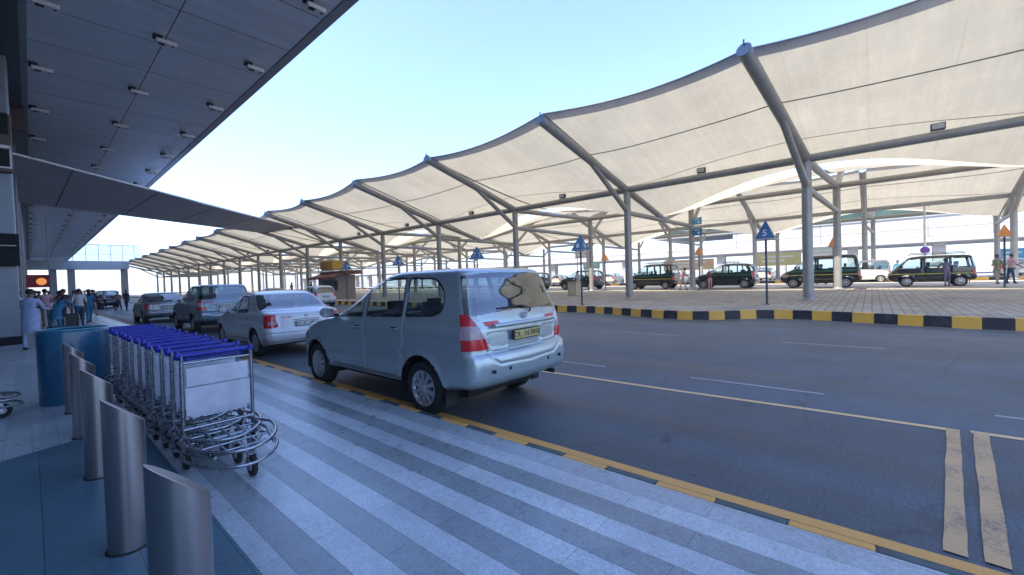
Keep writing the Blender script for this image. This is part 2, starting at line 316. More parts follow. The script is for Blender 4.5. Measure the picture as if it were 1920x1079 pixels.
big = MB(); big.add([(-3000, -3000, -.06), (3000, -3000, -.06), (3000, 3000, -.06), (-3000, 3000, -.06)], [(0, 1, 2, 3)])
tag(big.build('ground', mat('dusty_ground', (.36, .34, .30), .9, var=.2, scale=.05)), kind='structure')
quad('road', [(2.95, -40, 0), (17.5, -40, 0), (17.5, 186, 0), (2.95, 186, 0)], M_ASPH)
quad('pavement', [(-9, -12, .1), (2.868, -12, .1), (2.868, 186, .1), (-9, 186, .1)], M_PAVE)
quad('dark_paving', [(-9, -12, .104), (.74, -12, .104), (.74, 6.36, .104), (-9, 2.3, .104)], M_TEALT)
b = MB(); mi = 0; y = -12.
while y < 150:
    L = .40 if y < 40 else 2.
    b.b2(2.868, 2.945, y, y+L-.006, -.05, .103, mi); mi ^= 1; y += L
tag(b.build('kerb', [M_YLINE, M_KG], bevel=.012), kind='structure')
def strip(name, pts, wd, material, z=.004):
    b = MB(); n = len(pts); vs = []
    for i, p in enumerate(pts):
        a = Vector(pts[max(i-1, 0)]); c = Vector(pts[min(i+1, n-1)]); t = (c-a).normalized(); q = Vector((t.y, -t.x))*wd/2
        vs += [(p[0]-q.x, p[1]-q.y, z), (p[0]+q.x, p[1]+q.y, z)]
    b.add(vs, [(2*i, 2*i+1, 2*i+3, 2*i+2) for i in range(n-1)]); return tag(b.build(name, material), kind='structure')
strip('yellow_line', [(3.185, -12), (3.185, 150)], .105, M_YLINE)
strip('white_line', [(5.80, -.58), (5.79, .5), (5.74, 2), (5.72, 4.4), (5.72, 150)], .085, M_WLINE)
strip('white_line', [(5.88, -12), (5.86, -2), (5.83, -.70)], .085, M_WLINE)
def wob(p, q, wd, name):
    n = 26; L = []; R = []
    d = Vector((q[0]-p[0], q[1]-p[1])); t = d.normalized(); nn = Vector((t.y, -t.x)); a = b_ = 0
    for i in range(n+1):
        c = Vector(p)+d*(i/n); a = a*.7+random.uniform(-.003, .003); b_ = b_*.7+random.uniform(-.003, .003)
        L.append((*(c+nn*(wd/2+a)), .008)); R.append((*(c-nn*(wd/2+b_)), .008))
    m_ = MB(); m_.add(L+R, [(i, i+1, n+2+i, n+1+i) for i in range(n)]); tag(m_.build(name, M_TAN), kind='structure')
wob((5.83, -.585), (3.29, -.335), .095, 'road_marking'); wob((5.83, -.765), (3.29, -.49), .10, 'road_marking')
b = MB()
for k in range(-3, 45):
    for x0, y0, L in ((6.6, .48+3.1*k, 1.65), (10.95, -.19+3.9*k, 1.75)):
        b.add([(x0-.03, y0, .004), (x0+.03, y0, .004), (x0+.03, y0+L, .004), (x0-.03, y0+L, .004)], [(0, 1, 2, 3)])
tag(b.build('lane_marking', M_DASH), kind='structure')
b = MB(); wd = .05                                                       # thin worn line at the foot of the far kerb
for i in range(0, len(kp)-2):
    n0, n1 = kern(i), kern(i+1); a0 = kp[i]-n0*.07; a1 = kp[i+1]-n1*.07
    b.add([(*(a0-n0*wd), .004), (*a0, .004), (*a1, .004), (*(a1-n1*wd), .004)], [(0, 1, 2, 3)])
tag(b.build('edge_line', mat('edge_paint', (.55, .47, .32), .6)), kind='structure')
b = MB(); s = 0.; mi = 0; Lb = .52                                        # painted far kerb, block by block
while s+Lb < arc[-1]-.5:
    L = Lb if s < 75 else 2.5
    ss = np.linspace(s+.004, s+L-.004, 4); P = [np.array([np.interp(q, arc, kp[:, 0]), np.interp(q, arc, kp[:, 1])]) for q in ss]
    for a, c in zip(P[:-1], P[1:]):
        t = (c-a)/np.hypot(*(c-a)); nn = np.array([t[1], -t[0]])*.17; f = nn*.12
        b.add([(*a, 0), (*c, 0), (*(c+f), KH), (*(a+f), KH), (*(c+nn), KH), (*(a+nn), KH)], [(3, 2, 1, 0), (5, 4, 2, 3)], mi)
    s += L; mi ^= 1
tag(b.build('painted_kerb', [M_KB, M_KY]), kind='structure')
b = MB(); rows = range(0, len(kp), 6); nx = 8
vs = []
for i in rows:
    x0 = kp[i][0]+.15
    for j in range(nx): x = x0+(32.2-x0)*j/(nx-1); vs.append((x, kp[i][1], zpl(x)))
R = len(list(rows)); b.add(vs, [(i*nx+j, i*nx+j+1, (i+1)*nx+j+1, (i+1)*nx+j) for i in range(R-1) for j in range(nx-1)], 0, True)
tag(b.build('plaza_paving', M_PLAZA), kind='structure')
quad('taxi_lane', [(32.2, -60, .446), (45.2, -60, .446), (45.2, 186, .446), (32.2, 186, .446)], M_LANE)
b = MB(); mi = 0; y = -40
while y < 150: b.b2(45.2, 45.4, y, y+1.19, .3, .68, mi); y += 1.2; mi ^= 1
tag(b.build('island_kerb', [M_KY, M_KB]), kind='structure')
quad('island_paving', [(45.4, -60, .66), (49.5, -60, .66), (49.5, 186, .66), (45.4, 186, .66)], M_PLAZA)
quad('car_park', [(49.5, -200, .46), (400, -200, .46), (400, 400, .46), (49.5, 400, .46)], M_LANE)

# ================================================================== tensile canopies
XR1, XR2, XT, ZT, ZN, ZL = 21.2, 30.0, 14.2, 8.25, 6.2, 4.98
def fy(k): return 2.0+7.93*k
def tipdy(k): return {-2: 1.0, -1: 1.0, 0: .82, 1: .5, 2: .25, 3: .1}.get(k, 0)
KS = list(range(-2, 18))
XV = 25.6
def mastz(x): return ZN+.3*(XR1-x)
def frame_parts(root, k, skew, last):
    even = k % 2 == 0; d = tipdy(k) if skew else 0; yo = -.55
    zf1, zf2 = zpl(XR1), zpl(XR2)
    def part(name, fn, m_=M_STEEL):
        b = MB(); fn(b); return b.build(name, m_, root)
    part('post', lambda b: (b.tube((XR1, 0, zf1-.02), (XR1, 0, ZN+.02), .195, .18, 16), b.lathe([(.34, 0), (.34, .035), (.22, .04), (.2, .12)], 18, (XR1, 0, zf1))))
    part('post', lambda b: (b.tube((XR2, yo, zf2-.02), (XR2, yo, ZN+.12), .19, .175, 16), b.lathe([(.34, 0), (.34, .035), (.22, .04), (.2, .12)], 18, (XR2, yo, zf2))))
    tip = Vector((XT, d, ZT)); node = Vector((XR1, 0, ZN)); dirv = (node-tip).normalized()
    m1 = part('mast', lambda b: b.path([tip, node-dirv*0.0] if even else [tip, node, (XV, -.28, 5.02)], [.205, .19] if even else [.205, .19, .16], 18))
    cb = MB(); q = dirv.to_track_quat('Z', 'Y'); vs = [tip-dirv*.012+q @ Vector((.215*math.cos(2*pi*j/20), .215*math.sin(2*pi*j/20), 0)) for j in range(20)]
    vs2 = [p+dirv*.03 for p in vs]; cb.add(vs+vs2, [tuple(range(20))]+[(j, (j+1) % 20, 20+(j+1) % 20, 20+j) for j in range(20)]); cb.tube(tip+Vector((0, 0, .15)), tip+Vector((.02, 0, .30)), .025, n=8)
    cb.build('end_cap', M_STEELD, m1)
    tip2 = Vector((35.4, yo, 8.05)); node2 = Vector((XR2, yo, ZN+.1))
    part('mast', lambda b: b.path([tip2, node2] if even else [tip2, node2, (XV, -.28, 5.02)], [.19, .18] if even else [.19, .18, .16], 16))
    part('strut', lambda b: b.tube((XR1, 0, 5.05), tip.lerp(node, .53)+Vector((0, 0, -.1)), .14, .12, 12))
    part('strut', lambda b: b.tube((XR2, yo, 4.9), node2.lerp(tip2, .5)+Vector((0, 0, -.1)), .13, .11, 12))
    part('tie_beam', lambda b: b.tube((XR1, 0, ZL), (XR2, yo, ZL-.1), .13, n=12))
    if even: part('top_beam', lambda b: b.tube((XR1, 0, ZN-.05), (XR2, yo, ZN+.1), .16, n=12))
    if not last:
        part('purlin', lambda b: b.tube((XR1, .1, ZN), (XR1, 7.85, ZN), .165, n=14))
        part('purlin', lambda b: b.tube((XR2, yo+.1, ZN+.1), (XR2, yo+7.85, ZN+.1), .155, n=14))
def zeven(x): return 6.62+1.72*max(0, (24.8-x)/10.4)**1.45
def zodd(x): return mastz(x)+.30+.05*math.sin(pi*min(1, max(0, (x-14.4)/11)))
NU, NV = 20, 22
def fab_grid(k, d0, d1, rear):
    V = []
    for i in range(NU+1):
        u = i/NU; sgm = (1-math.cos(pi*u))/2; eo = sgm if k % 2 == 0 else 1-sgm      # 0 at an even frame, 1 at an odd one
        a = 4*u*(1-u); xf = 14.42+.34*a**1.1; xb = 24.75+.72*eo+(-.35)*(math.sin(pi*u)**2)
        for j in range(NV+1):
            v = j/NV; x = xf+(xb-xf)*v; ze, zo = zeven(x), zodd(min(x, 25.5))
            z = ze*(1-eo)+zo*eo-.09*a*(1-v)
            if x > 20.4 and x < 22.2: z = max(z, 6.42)
            yv = u*7.93+(d0*(1-u)+d1*u)*(1-v)**1.0
            if rear: x = XV+(XV-x)*.885; yv -= .55*(1-v*.5)
            V.append((x, yv, z))
    return V
def fab_panel(k, d0, d1, rear, label, group, loc):
    V = fab_grid(k, d0, d1, rear); r = NV+1; eb = 1
    def sheet(j0, j1):
        w = j1-j0+1; b = MB(); b.add([V[i*r+j] for i in range(NU+1) for j in range(j0, j1+1)], [(i*w+j, i*w+j+1, (i+1)*w+j+1, (i+1)*w+j) for i in range(NU) for j in range(w-1)], 0, True); return b
    o = sheet(1, NV).build('fabric_canopy', M_FAB, None, loc=loc); tag(o, label, 'canopy', group)
    sheet(0, 1).build('edge_band', M_FABEDGE, o)
    for jj in (7, 14):
        b = MB(); vs = []; rr = .022 if jj == 7 else .012
        b.path([(p[0], p[1], p[2]-.02) for p in (V[i*r+jj] for i in range(NU+1))], rr, 5); b.build('seam', M_SEAM, o)
    b = MB(); b.path([V[i*r] for i in range(NU+1)], .03, 6); b.build('edge_cable', M_STEEL, o)
    b = MB(); b.path([(V[j][0], V[j][1], V[j][2]-.01) for j in range(NV+1)], .045, 6); b.build('ridge_cord', M_SEAM, o)
    return o
U2 = Vector((23.7, -1.6, .15))
fe = {}
for k in KS:
    i = k+2; last = k == KS[-1]
    lab = '%s grey steel mast from the right in the front canopy row' % orw(i)
    if k < 4 or last:
        f = thing('canopy_mast', lab, 'canopy mast', (0, fy(k), 0), 0, 'front row of canopy masts'); frame_parts(f, k, True, last)
        if k in (2, 3): fe[k % 2] = f
    else: f = dup(fe[k % 2], lab, (0, fy(k), 0), 0, 'front row of canopy masts')
far = {}
for k in KS:
    i = k+2; last = k == KS[-1]; lab = '%s grey steel mast from the right in the back canopy row' % orw(i)
    if k < 0 or last:
        f = thing('canopy_mast', lab, 'canopy mast', (U2.x, fy(k)+U2.y, U2.z), 0, 'back row of canopy masts'); frame_parts(f, k, False, last); far[k % 2] = f
    else: f = dup(far[k % 2], lab, (U2.x, fy(k)+U2.y, U2.z), 0, 'back row of canopy masts')
pan = {}
for k in KS[:-1]:
    i = k+2
    for unit in (0, 1):
        for rear in (False, True):
            off = Vector((0, fy(k), 0))+(U2 if unit else Vector((0, 0, 0)))
            grp = ('front' if not unit else 'back')+' row canopy panels'
            lab = '%s cream fabric canopy panel from the right, %s half of the %s canopy row' % (orw(i), 'outer rear' if rear else 'roadside front', 'back' if unit else 'front')
            key = (k % 2, rear)
            if not unit and not rear and k < 4: fab_panel(k, tipdy(k), tipdy(k+1), False, lab, grp, off)
            elif key in pan: dup(pan[key], lab, off, 0, grp)
            else: pan[key] = fab_panel(k, 0, 0, rear, lab, grp, off)
fl = None
for k in range(-1, 9):
    y = fy(k)+4.1; lab = 'small dark floodlight box on the front canopy beam, %s bay from the right' % orw(k+1)
    if fl is None:
        fl = thing('floodlight', lab, 'floodlight', (XR1, y, ZN+.165), 0, 'floodlights on the canopy beams')
        b = MB(); b.box((-.05, 0, .14), (.2, .38, .24)); b.build('housing', M_BLACK, fl, .02)
        b = MB(); b.box((-.155, 0, .14), (.012, .32, .18)); b.build('lens', M_GREY, fl)
    else: dup(fl, lab, (XR1, y, ZN+.165), 0)

# ================================================================== terminal
T = thing('terminal_building', 'airport terminal with dark panelled overhanging roof and grey columns at left', 'building')
b = MB(); b.b2(-7, 5.62, 3, 172, 9.004, 9.5); b.build('roof', M_CONC, T)
b = MB(); b.add([(.2, 3, 9), (.2, 172, 9), (5.58, 172, 9), (5.58, 3, 9)], [(0, 1, 2, 3)]); b.build('soffit', M_CEIL, T)
b = MB(); b.b2(5.62, 5.87, 3, 172, 8.985, 9.62); b.build('fascia', mat('fascia_metal', (.34, .34, .37), .35, .5, .08, 1), T)
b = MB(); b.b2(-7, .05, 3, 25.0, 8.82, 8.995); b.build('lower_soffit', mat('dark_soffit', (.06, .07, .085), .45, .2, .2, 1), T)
b = MB(); b.b2(-7, .12, 25.0, 25.7, 8.05, 8.995); b.build('header_beam', M_BROWN, T)
b = MB(); b.b2(-60, -5.2, -7, 240, 0, 33); b.build('shade_wall', M_CONC, T)  # unseen upper block of the terminal, height and near end set to shade the road
b = MB(); b.b2(-3.02, -2.98, 8, 170, .1, 9.0); g = b.build('glass_wall', G_WALL, T)
b = MB()
for y in np.arange(8, 170, 3.): b.b2(-2.97, -2.85, y, y+.1, .1, 9.0)
for z in (3., 6.): b.b2(-2.975, -2.87, 8, 170, z, z+.1)
b.build('mullions', M_STEEL, g)
for i, y in enumerate(np.arange(19.6, 165, 12.)):
    b = MB(); b.b2(-1.25, -.22, y, y+1.1, .1, 8.99 if y > 26 else 8.81); c = b.build('column', M_COLUMN, T, .05)
    b = MB(); b.b2(-1.27, -.20, y-.02, y+1.12, .1, .35); b.build('base', M_DARK, c)
bx = tag(None or thing('sign_box', 'brown and white framed sign box high on the first terminal column', 'sign', (-.7, 19.45, 5.25)), None)
b = MB(); b.box((.0, 0, .85), (1.02, .22, 1.7)); b.build('case', M_BROWN, bx, .02)
for z, h in ((.28, .5), (1.3, .62)):
    b = MB(); b.box((.1, -.125, z+.12), (.7, .03, h)); b.build('panel', M_DARK, bx)
b = MB(); b.box((.1, -.12, .13), (.78, .025, .05)); b.box((.1, -.12, .74), (.78, .025, .09)); b.box((.47, -.12, .44), (.04, .025, .6)); b.box((-.27, -.12, .44), (.05, .025, .6)); b.build('frame', M_WHITE, bx)
b = MB(); b.box((0, 0, 0), (1.12, .16, .96)); t = tag(b.build('sign_band', M_DARK, None, .01, (-.72, 19.42, 2.95)), 'black sign band across the first terminal column at the left', 'sign')
b = MB(); b.box((.0, -.09, .12), (1.0, .012, .03)); b.build('stripe', M_GREY, t)
b = MB(); b.box((0, 0, 0), (.36, .1, .75)); t = tag(b.build('screen', M_BLACK, None, .01, (-.72, 19.42, 4.15)), 'small cyan lit screen on the first terminal column', 'screen')
em, n_, l_, b_ = NM('screen_glow'); b_.inputs['Emission Color'].default_value = (.1, .75, .8, 1); b_.inputs['Emission Strength'].default_value = .25; b_.inputs['Base Color'].default_value = (.05, .3, .35, 1)
b = MB(); b.box((0, -.056, 0), (.3, .012, .66)); b.build('display', em, t)
rb = tag(thing('hanging_sign', 'red hanging board with a lit orange disc above the crowd at the left', 'sign', (.55, 60, 2.35)), None)
b = MB(); b.box((0, 0, .5), (1.5, .15, 1.2)); b.build('board', M_RED, rb, .02)
em2, n_, l_, b_ = NM('orange_glow'); b_.inputs['Emission Color'].default_value = (1, .35, .08, 1); b_.inputs['Emission Strength'].default_value = .18; b_.inputs['Base Color'].default_value = (.8, .3, .1, 1)
b = MB(); b.lathe([(.0, -.1), (.34, -.1), (.34, -.07)], 20, (.2, 0, .45), 'y'); b.build('disc', em2, rb)
b = MB(); b.tube((-.7, 0, 1.25), (-.7, 0, 6.65), .03, n=6); b.tube((.7, 0, 1.25), (.7, 0, 6.65), .03, n=6); b.build('hanger', M_STEEL, rb)
# ceiling lights: three rows
cl = None; rows_l = [(5.16, 'roof edge'), (2.88, 'middle'), (.52, 'terminal side')]
for r_, (x, rn) in enumerate(rows_l):
    for q in range(0, 22):
        y = 10.95+4.5*q if r_ == 0 else 11.0+4.62*q
        lab = '%s white ceiling light from the near end of the %s row' % (orw(q), rn); grp = 'ceiling lights in the %s row' % rn
        if cl is None:
            cl = thing('ceiling_light', lab, 'light', (x, y, 8.9), 0, grp)
            b = MB(); b.box((0, 0, -.04), (.48, .2, .11)); b.build('housing', M_WHITE, cl, .012)
            b = MB(); b.box((-.11, 0, -.10), (.16, .13, .012)); b.build('lens', M_BLACK, cl)
            b = MB(); b.box((.15, .02, -.10), (.06, .06, .012)); b.build('sensor', M_BLACK, cl)
            b = MB(); b.box((-.2, 0, .055), (.2, .2, .085)); b.build('bracket', M_DARK, cl)
        else: dup(cl, lab, (x, y, 8.9), 0, grp)
# oblique link canopy from the terminal to the tents, and the far footbridge
lk = thing('link_canopy', 'thin flat grey canopy slab reaching from the terminal across the road to the tents', 'canopy')
poly = [(-3.0, 24.75), (17.7, 44.0), (16.75, 50.3), (-3.0, 39.6)]
b = MB(); b.prism(poly, 7.5, 7.60); b.build('slab', mat('link_soffit', (.48, .46, .48), .5, .25, .1, .8), lk)
b = MB()
for f in (.22, .40, .58, .76): 
    a = Vector(poly[0]).lerp(Vector(poly[1]), f); c = Vector(poly[3]).lerp(Vector(poly[2]), f); b.path([(a.x, a.y, 7.492), (c.x, c.y, 7.492)], .018, 4)
b.build('joint_strip', M_DARK, lk)
b = MB(); b.path([(17.75, 43.9, 7.58), (16.8, 50.4, 7.58)], .14, 8); b.build('end_beam', mat('dark_steel', (.07, .07, .08), .5, .3), lk)
b = MB(); b.path([(-1.2, 26.35, 7.55), (7.6, 34.55, 7.55)], .05, 8); b.build('edge_trim', M_WHITE, lk)
b = MB(); b.tube((17.2, 45, 7.6), (21.2, 45.6, 6.4), .08, n=8); b.build('support', M_STEEL, lk)
fb = thing('footbridge', 'distant pale footbridge with glazed sides crossing the road at the far left', 'bridge', (0, 125, 0))
b = MB(); b.b2(-4, 14.6, 0, 4, 6.55, 8.3); b.build('deck', mat('bridge_deck', (.42, .45, .50), .5, 0, .06, 1), fb)
b = MB(); b.b2(-4, 16.8, .1, .16, 8.3, 11.7); b.build('glazing', glass('bridge_glass', (.8, .86, .9), 1.5, .05), fb)
b = MB()
for x in np.arange(-3.5, 17, 1.9): b.b2(x, x+.09, 0, .1, 8.3, 11.7)
b.b2(-4, 16.8, 0, .1, 11.7, 11.85); b.b2(-4, 16.8, -.03, .07, 9.7, 9.76); b.build('frame', M_GREY, fb)
for x in (2.6, 5.2, 13.4):
    b = MB(); b.b2(x, x+1.1, 1.2, 2.3, 0, 6.55); b.build('column', M_CONC, fb)

# ================================================================== building beyond the taxi lane
B = thing('elevated_building', 'long white panelled elevated building with green glazed band beyond the taxis', 'building')
mt, n, l, bs = NM('facade_panels'); tc = n.new('ShaderNodeTexCoord'); sp = n.new('ShaderNodeSeparateXYZ'); l.new(tc.outputs['Object'], sp.inputs[0])
cb_ = n.new('ShaderNodeCombineXYZ'); l.new(sp.outputs[1], cb_.inputs[0]); l.new(sp.outputs[2], cb_.inputs[1]); br = n.new('ShaderNodeTexBrick'); l.new(cb_.outputs[0], br.inputs[0])
br.inputs['Scale'].default_value = 1; br.offset = 0; br.inputs['Brick Width'].default_value = 5.5; br.inputs['Row Height'].default_value = 1.6; br.inputs['Mortar Size'].default_value = .05
br.inputs['Color1'].default_value = (.36, .39, .42, 1); br.inputs['Color2'].default_value = (.42, .45, .48, 1); br.inputs['Mortar'].default_value = (.17, .18, .19, 1); l.new(br.outputs[0], bs.inputs['Base Color']); bs.inputs['Roughness'].default_value = .35
b = MB(); b.b2(75, 90, -80, 17, 5.35, 8.35); b.build('panel_wall', mt, B)
b = MB(); b.b2(74.7, 90, -80, 190, 4.65, 5.3); b.build('deck_edge', mat('deck_concrete', (.40, .40, .42), .6), B)
b = MB(); b.b2(74.9, 88, -22, 30, 8.0, 10.6); b.build('glazed_band', M_GREENG, B)
b = MB(); b.b2(74.8, 88, -22, 30, 7.9, 8.05); b.b2(74.9, 75.1, 17.2, 190, 5.3, 5.75); b.build('parapet', M_CONC, B)
for y in np.arange(-33, 190, 8.6):
    b = MB(); b.b2(76, 77.3, y, y+1.2, .46, 4.65); b.build('column', M_CONC, B)
# ================================================================== vehicles
def pchip(t, y, q):
    h = np.diff(t); d = np.diff(y)/h; m_ = np.zeros(len(y))
    for i in range(1, len(y)-1):
        if d[i-1]*d[i] > 0:
            w1, w2 = 2*h[i]+h[i-1], h[i]+2*h[i-1]; m_[i] = (w1+w2)/(w1/d[i-1]+w2/d[i])
    m_[0], m_[-1] = d[0], d[-1]
    i = np.clip(np.searchsorted(t, q)-1, 0, len(h)-1); s = (q-t[i])/h[i]
    return (2*s**3-3*s**2+1)*y[i]+(s**3-2*s**2+s)*h[i]*m_[i]+(-2*s**3+3*s**2)*y[i+1]+(s**3-s**2)*h[i]*m_[i+1]
def inpoly(P, X, Y):
    r = np.zeros(X.shape, bool); n = len(P)
    for i in range(n):
        x1, y1 = P[i]; x2, y2 = P[(i+1) % n]
        if y1 == y2: continue
        c = ((y1 > Y) != (y2 > Y)) & (X < (x2-x1)*(Y-y1)/(y2-y1)+x1); r ^= c
    return r
def segdist(L, X, Y):
    d = np.full(X.shape, 9.)
    for (x1, y1), (x2, y2) in zip(L[:-1], L[1:]):
        dx, dy = x2-x1, y2-y1; t = np.clip(((X-x1)*dx+(Y-y1)*dy)/(dx*dx+dy*dy+1e-12), 0, 1)
        d = np.minimum(d, np.hypot(X-x1-t*dx, Y-y1-t*dy))
    return d
def rnd(P, k=4):
    """round the corners of a polygon: each corner may carry its own radius as a third value"""
    out = []; n = len(P)
    for i in range(n):
        p = Vector(P[i][:2]); r = P[i][2] if len(P[i]) > 2 else .03
        a = Vector(P[i-1][:2]); c = Vector(P[(i+1) % n][:2]); u = (a-p); v = (c-p); r1 = min(r, u.length*.45, v.length*.45)
        A = p+u.normalized()*r1; C = p+v.normalized()*r1
        for j in range(k+1): t = j/k; out.append(tuple(A*(1-t)**2+p*2*t*(1-t)+C*t*t))
    return out
def np_obj(name, V, F, material, parent, smooth=True):
    used, inv = np.unique(F, return_inverse=True); me = bpy.data.meshes.new(name); nf = len(F)
    me.vertices.add(len(used)); me.vertices.foreach_set('co', V[used].astype(np.float32).ravel())
    me.loops.add(nf*4); me.loops.foreach_set('vertex_index', inv.astype(np.int32).ravel())
    me.polygons.add(nf); me.polygons.foreach_set('loop_start', (np.arange(nf)*4).astype(np.int32)); me.polygons.foreach_set('loop_total', np.full(nf, 4, np.int32))
    me.polygons.foreach_set('use_smooth', np.full(nf, smooth)); me.materials.append(material); me.update(calc_edges=True); me.validate()
    o = bpy.data.objects.new(name, me); link(o, parent); return o
def wheel(root, x, y, R, wdt, side, spokes, name='wheel'):
    b = MB(); h = wdt/2
    b.lathe([(R*.66, -h*.9), (R*.80, -h), (R*.93, -h*.97), (R*.985, -h*.8), (R, -h*.55), (R, h*.55), (R*.985, h*.8), (R*.93, h*.97), (R*.80, h), (R*.66, h*.9)], 36, axis='y')
    for a in (-.28, 0, .28): b.lathe([(R+.0008, a*wdt-.006), (R-.008, a*wdt), (R+.0008, a*wdt+.006)], 36, axis='y')
    t = b.build(name, M_RUB, root, loc=(x, y, R)); t.rotation_euler = (0, random.uniform(0, 1), 0 if side > 0 else pi)
    b = MB(); r = R*.67
    b.lathe([(r, h*.86), (r*.98, h*.95), (r*.9, h*.9), (r*.84, h*.62)], 36, axis='y')
    b.lathe([(r*.86, h*.55), (0.001, h*.50)], 36, axis='y', mi=1)
    b.lathe([(r*.30, h*.5), (r*.28, h*.92), (r*.2, h*1.0), (.001, h*1.02)], 24, axis='y')
    for i in range(spokes):
        a = 2*pi*i/spokes; ca, sa = math.cos(a), math.sin(a)
        for r1, r2, w1, w2 in ((r*.2, r*.93, r*.10, r*.135),):
            P = [(r1, -w1, h*.94), (r2, -w2, h*.86), (r2, w2, h*.86), (r1, w1, h*.94), (r1, -w1, h*.6), (r2, -w2, h*.5), (r2, w2, h*.5), (r1, w1, h*.6)]
            b.add([(p*ca-q*sa, d, p*sa+q*ca) for p, q, d in P], [(0, 1, 2, 3), (0, 4, 5, 1), (3, 2, 6, 7), (1, 5, 6, 2)])
    b.build('rim', [M_RIM, M_BLACK], t)
    return t
def car(sp, paint, name, label, cat, loc, rz=pi/2, group=None, res=.04, gl=None, plate=None, extra=None, scale=1):
    root = thing(name, label, cat, loc, rz, group)
    R_ = np.array(sp['rows'], float); d = np.diff(R_, axis=0); ds = np.sqrt(d[:, 0]**2+np.maximum(np.abs(d[:, 1:]).max(1)*.8, 0)**2)+1e-4
    tt = np.concatenate([[0], np.cumsum(ds)]); nt_ = int(tt[-1]/res)+2; q = np.linspace(0, tt[-1], nt_)
    z, xr, xf, w_ = (pchip(tt, R_[:, c], q) for c in range(4)); w_ = np.maximum(w_, .015)
    Lx = xf-xr; cz = sp['corner']; sc_ = np.minimum(1, Lx/1.6)
    rrx, rry, ffx, ffy = (np.full(nt_, c) for c in cz); rry = np.minimum(rry, w_*.6); ffy = np.minimum(ffy, w_*.75); rrx = np.minimum(rrx, Lx*.2); ffx = np.minimum(ffx, Lx*.35)
    n1, n2, n3, n4, n5 = max(6, int(.75/res)), max(5, int(.22/res)), max(20, int(3.4/res)), max(7, int(.6/res)), max(6, int(.6/res))
    br_, bf_ = sp['bulge']; X = []; Y = []; sg = []
    u = np.linspace(0, 1, n1, endpoint=False); yy_ = u[None]*(w_-rry)[:, None]; X.append(xr[:, None]+br_*(yy_/w_[:, None])**2); Y.append(yy_); sg += [0]*n1
    x0 = xr+br_*((w_-rry)/w_)**2; u = np.linspace(0, pi/2, n2, endpoint=False); X.append(x0[:, None]+rrx[:, None]*(1-np.cos(u))[None]); Y.append((w_-rry)[:, None]+rry[:, None]*np.sin(u)[None]); sg += [1]*n2
    x1 = xf-bf_*((w_-ffy)/w_)**2; u = np.linspace(0, 1, n3, endpoint=False); X.append((x0+rrx)[:, None]*(1-u)[None]+(x1-ffx)[:, None]*u[None]); Y.append(np.repeat(w_[:, None], n3, 1)); sg += [2]*n3
    u = np.linspace(0, pi/2, n4, endpoint=False); X.append((x1-ffx)[:, None]+ffx[:, None]*np.sin(u)[None]); Y.append((w_-ffy)[:, None]+ffy[:, None]*np.cos(u)[None]); sg += [3]*n4
    u = np.linspace(1, 0, n5); yy_ = u[None]*(w_-ffy)[:, None]; X.append(xf[:, None]-bf_*(yy_/w_[:, None])**2); Y.append(yy_); sg += [4]*n5
    X = np.concatenate(X, 1); Y = np.concatenate(Y, 1); sg = np.array(sg); Mh = X.shape[1]
    X = np.concatenate([X, X[:, 1:-1][:, ::-1]], 1); Y = np.concatenate([Y, -Y[:, 1:-1][:, ::-1]], 1); sg = np.concatenate([sg, sg[1:-1][::-1]]); NP = X.shape[1]
    Z = np.repeat(z[:, None], NP, 1); SG = np.repeat(sg[None], nt_, 0)
    # wheel arches: snap vertices to the arch line
    for xc in sp['wheels']:
        dx, dz = X-xc, Z-sp['R']; rr = np.hypot(dx, dz); k_ = (np.abs(rr-sp['arch']) < res*.62) & (SG > 0) & (SG < 4)
        X[k_] = xc+dx[k_]/rr[k_]*sp['arch']; Z[k_] = sp['R']+dz[k_]/rr[k_]*sp['arch']
        fl_ = (SG == 2) & (rr < sp['arch']+.07); Y[fl_] += np.sign(Y[fl_])*.022*(1-np.clip((rr[fl_]-sp['arch'])/.07, 0, 1))
    # creases and panel gaps pressed into the shell
    side = (SG >= 1) & (SG <= 3); gd = np.full(X.shape, 9.)
    for P in sp['doors']: gd = np.minimum(gd, segdist(rnd(P)+[rnd(P)[0]], X, Z))
    for L in sp.get('side_lines', []): gd = np.minimum(gd, segdist(L, X, Z))
    gw = max(.012, res*.8); g = np.clip(1-gd/gw, 0, 1)*side; Y -= np.sign(Y)*g*.022
    for (za, zb, x_a, x_b, amp) in sp.get('crease', []):
        f = np.clip(1-np.abs(Z-(za+(zb-za)*(X-x_a)/(x_b-x_a)))/.10, 0, 1)*((X > x_a) & (X < x_b))*(SG == 2); Y += np.sign(Y)*amp*f**1.3
    rear = (SG <= 1) & (X < 1.9); gd = np.full(X.shape, 9.)
    for L in sp.get('rear_lines', []): gd = np.minimum(gd, segdist(L, np.abs(Y), Z))
    X += np.clip(1-gd/gw, 0, 1)*rear*.016
    for P, dp in sp.get('rear_recess', []): X += inpoly(rnd(P), np.abs(Y), Z)*rear*dp
    for P, dp in sp.get('side_recess', []): Y -= np.sign(Y)*inpoly(rnd(P), X, Z)*side*dp
    for x_a, lf in ((.75, .13),): Z += lf*np.clip((x_a-X)/x_a, 0, 1)**.8*np.clip((.62-Z)/.38, 0, 1)
    for lf in (.08,): Z += lf*np.clip((X-sp['L']+.6)/.6, 0, 1)*np.clip((.62-Z)/.38, 0, 1)
    V = np.stack([X, Y, Z], 2).reshape(-1, 3)
    ii, jj = np.meshgrid(np.arange(nt_-1), np.arange(NP), indexing='ij'); j2 = (jj+1) % NP
    F = np.stack([ii*NP+jj, (ii+1)*NP+jj, (ii+1)*NP+j2, ii*NP+j2], 2).reshape(-1, 4)
    C = V[F].mean(1); fs = SG[0][jj.ravel()]; cx, cy, czz = C.T; ay = np.abs(cy)
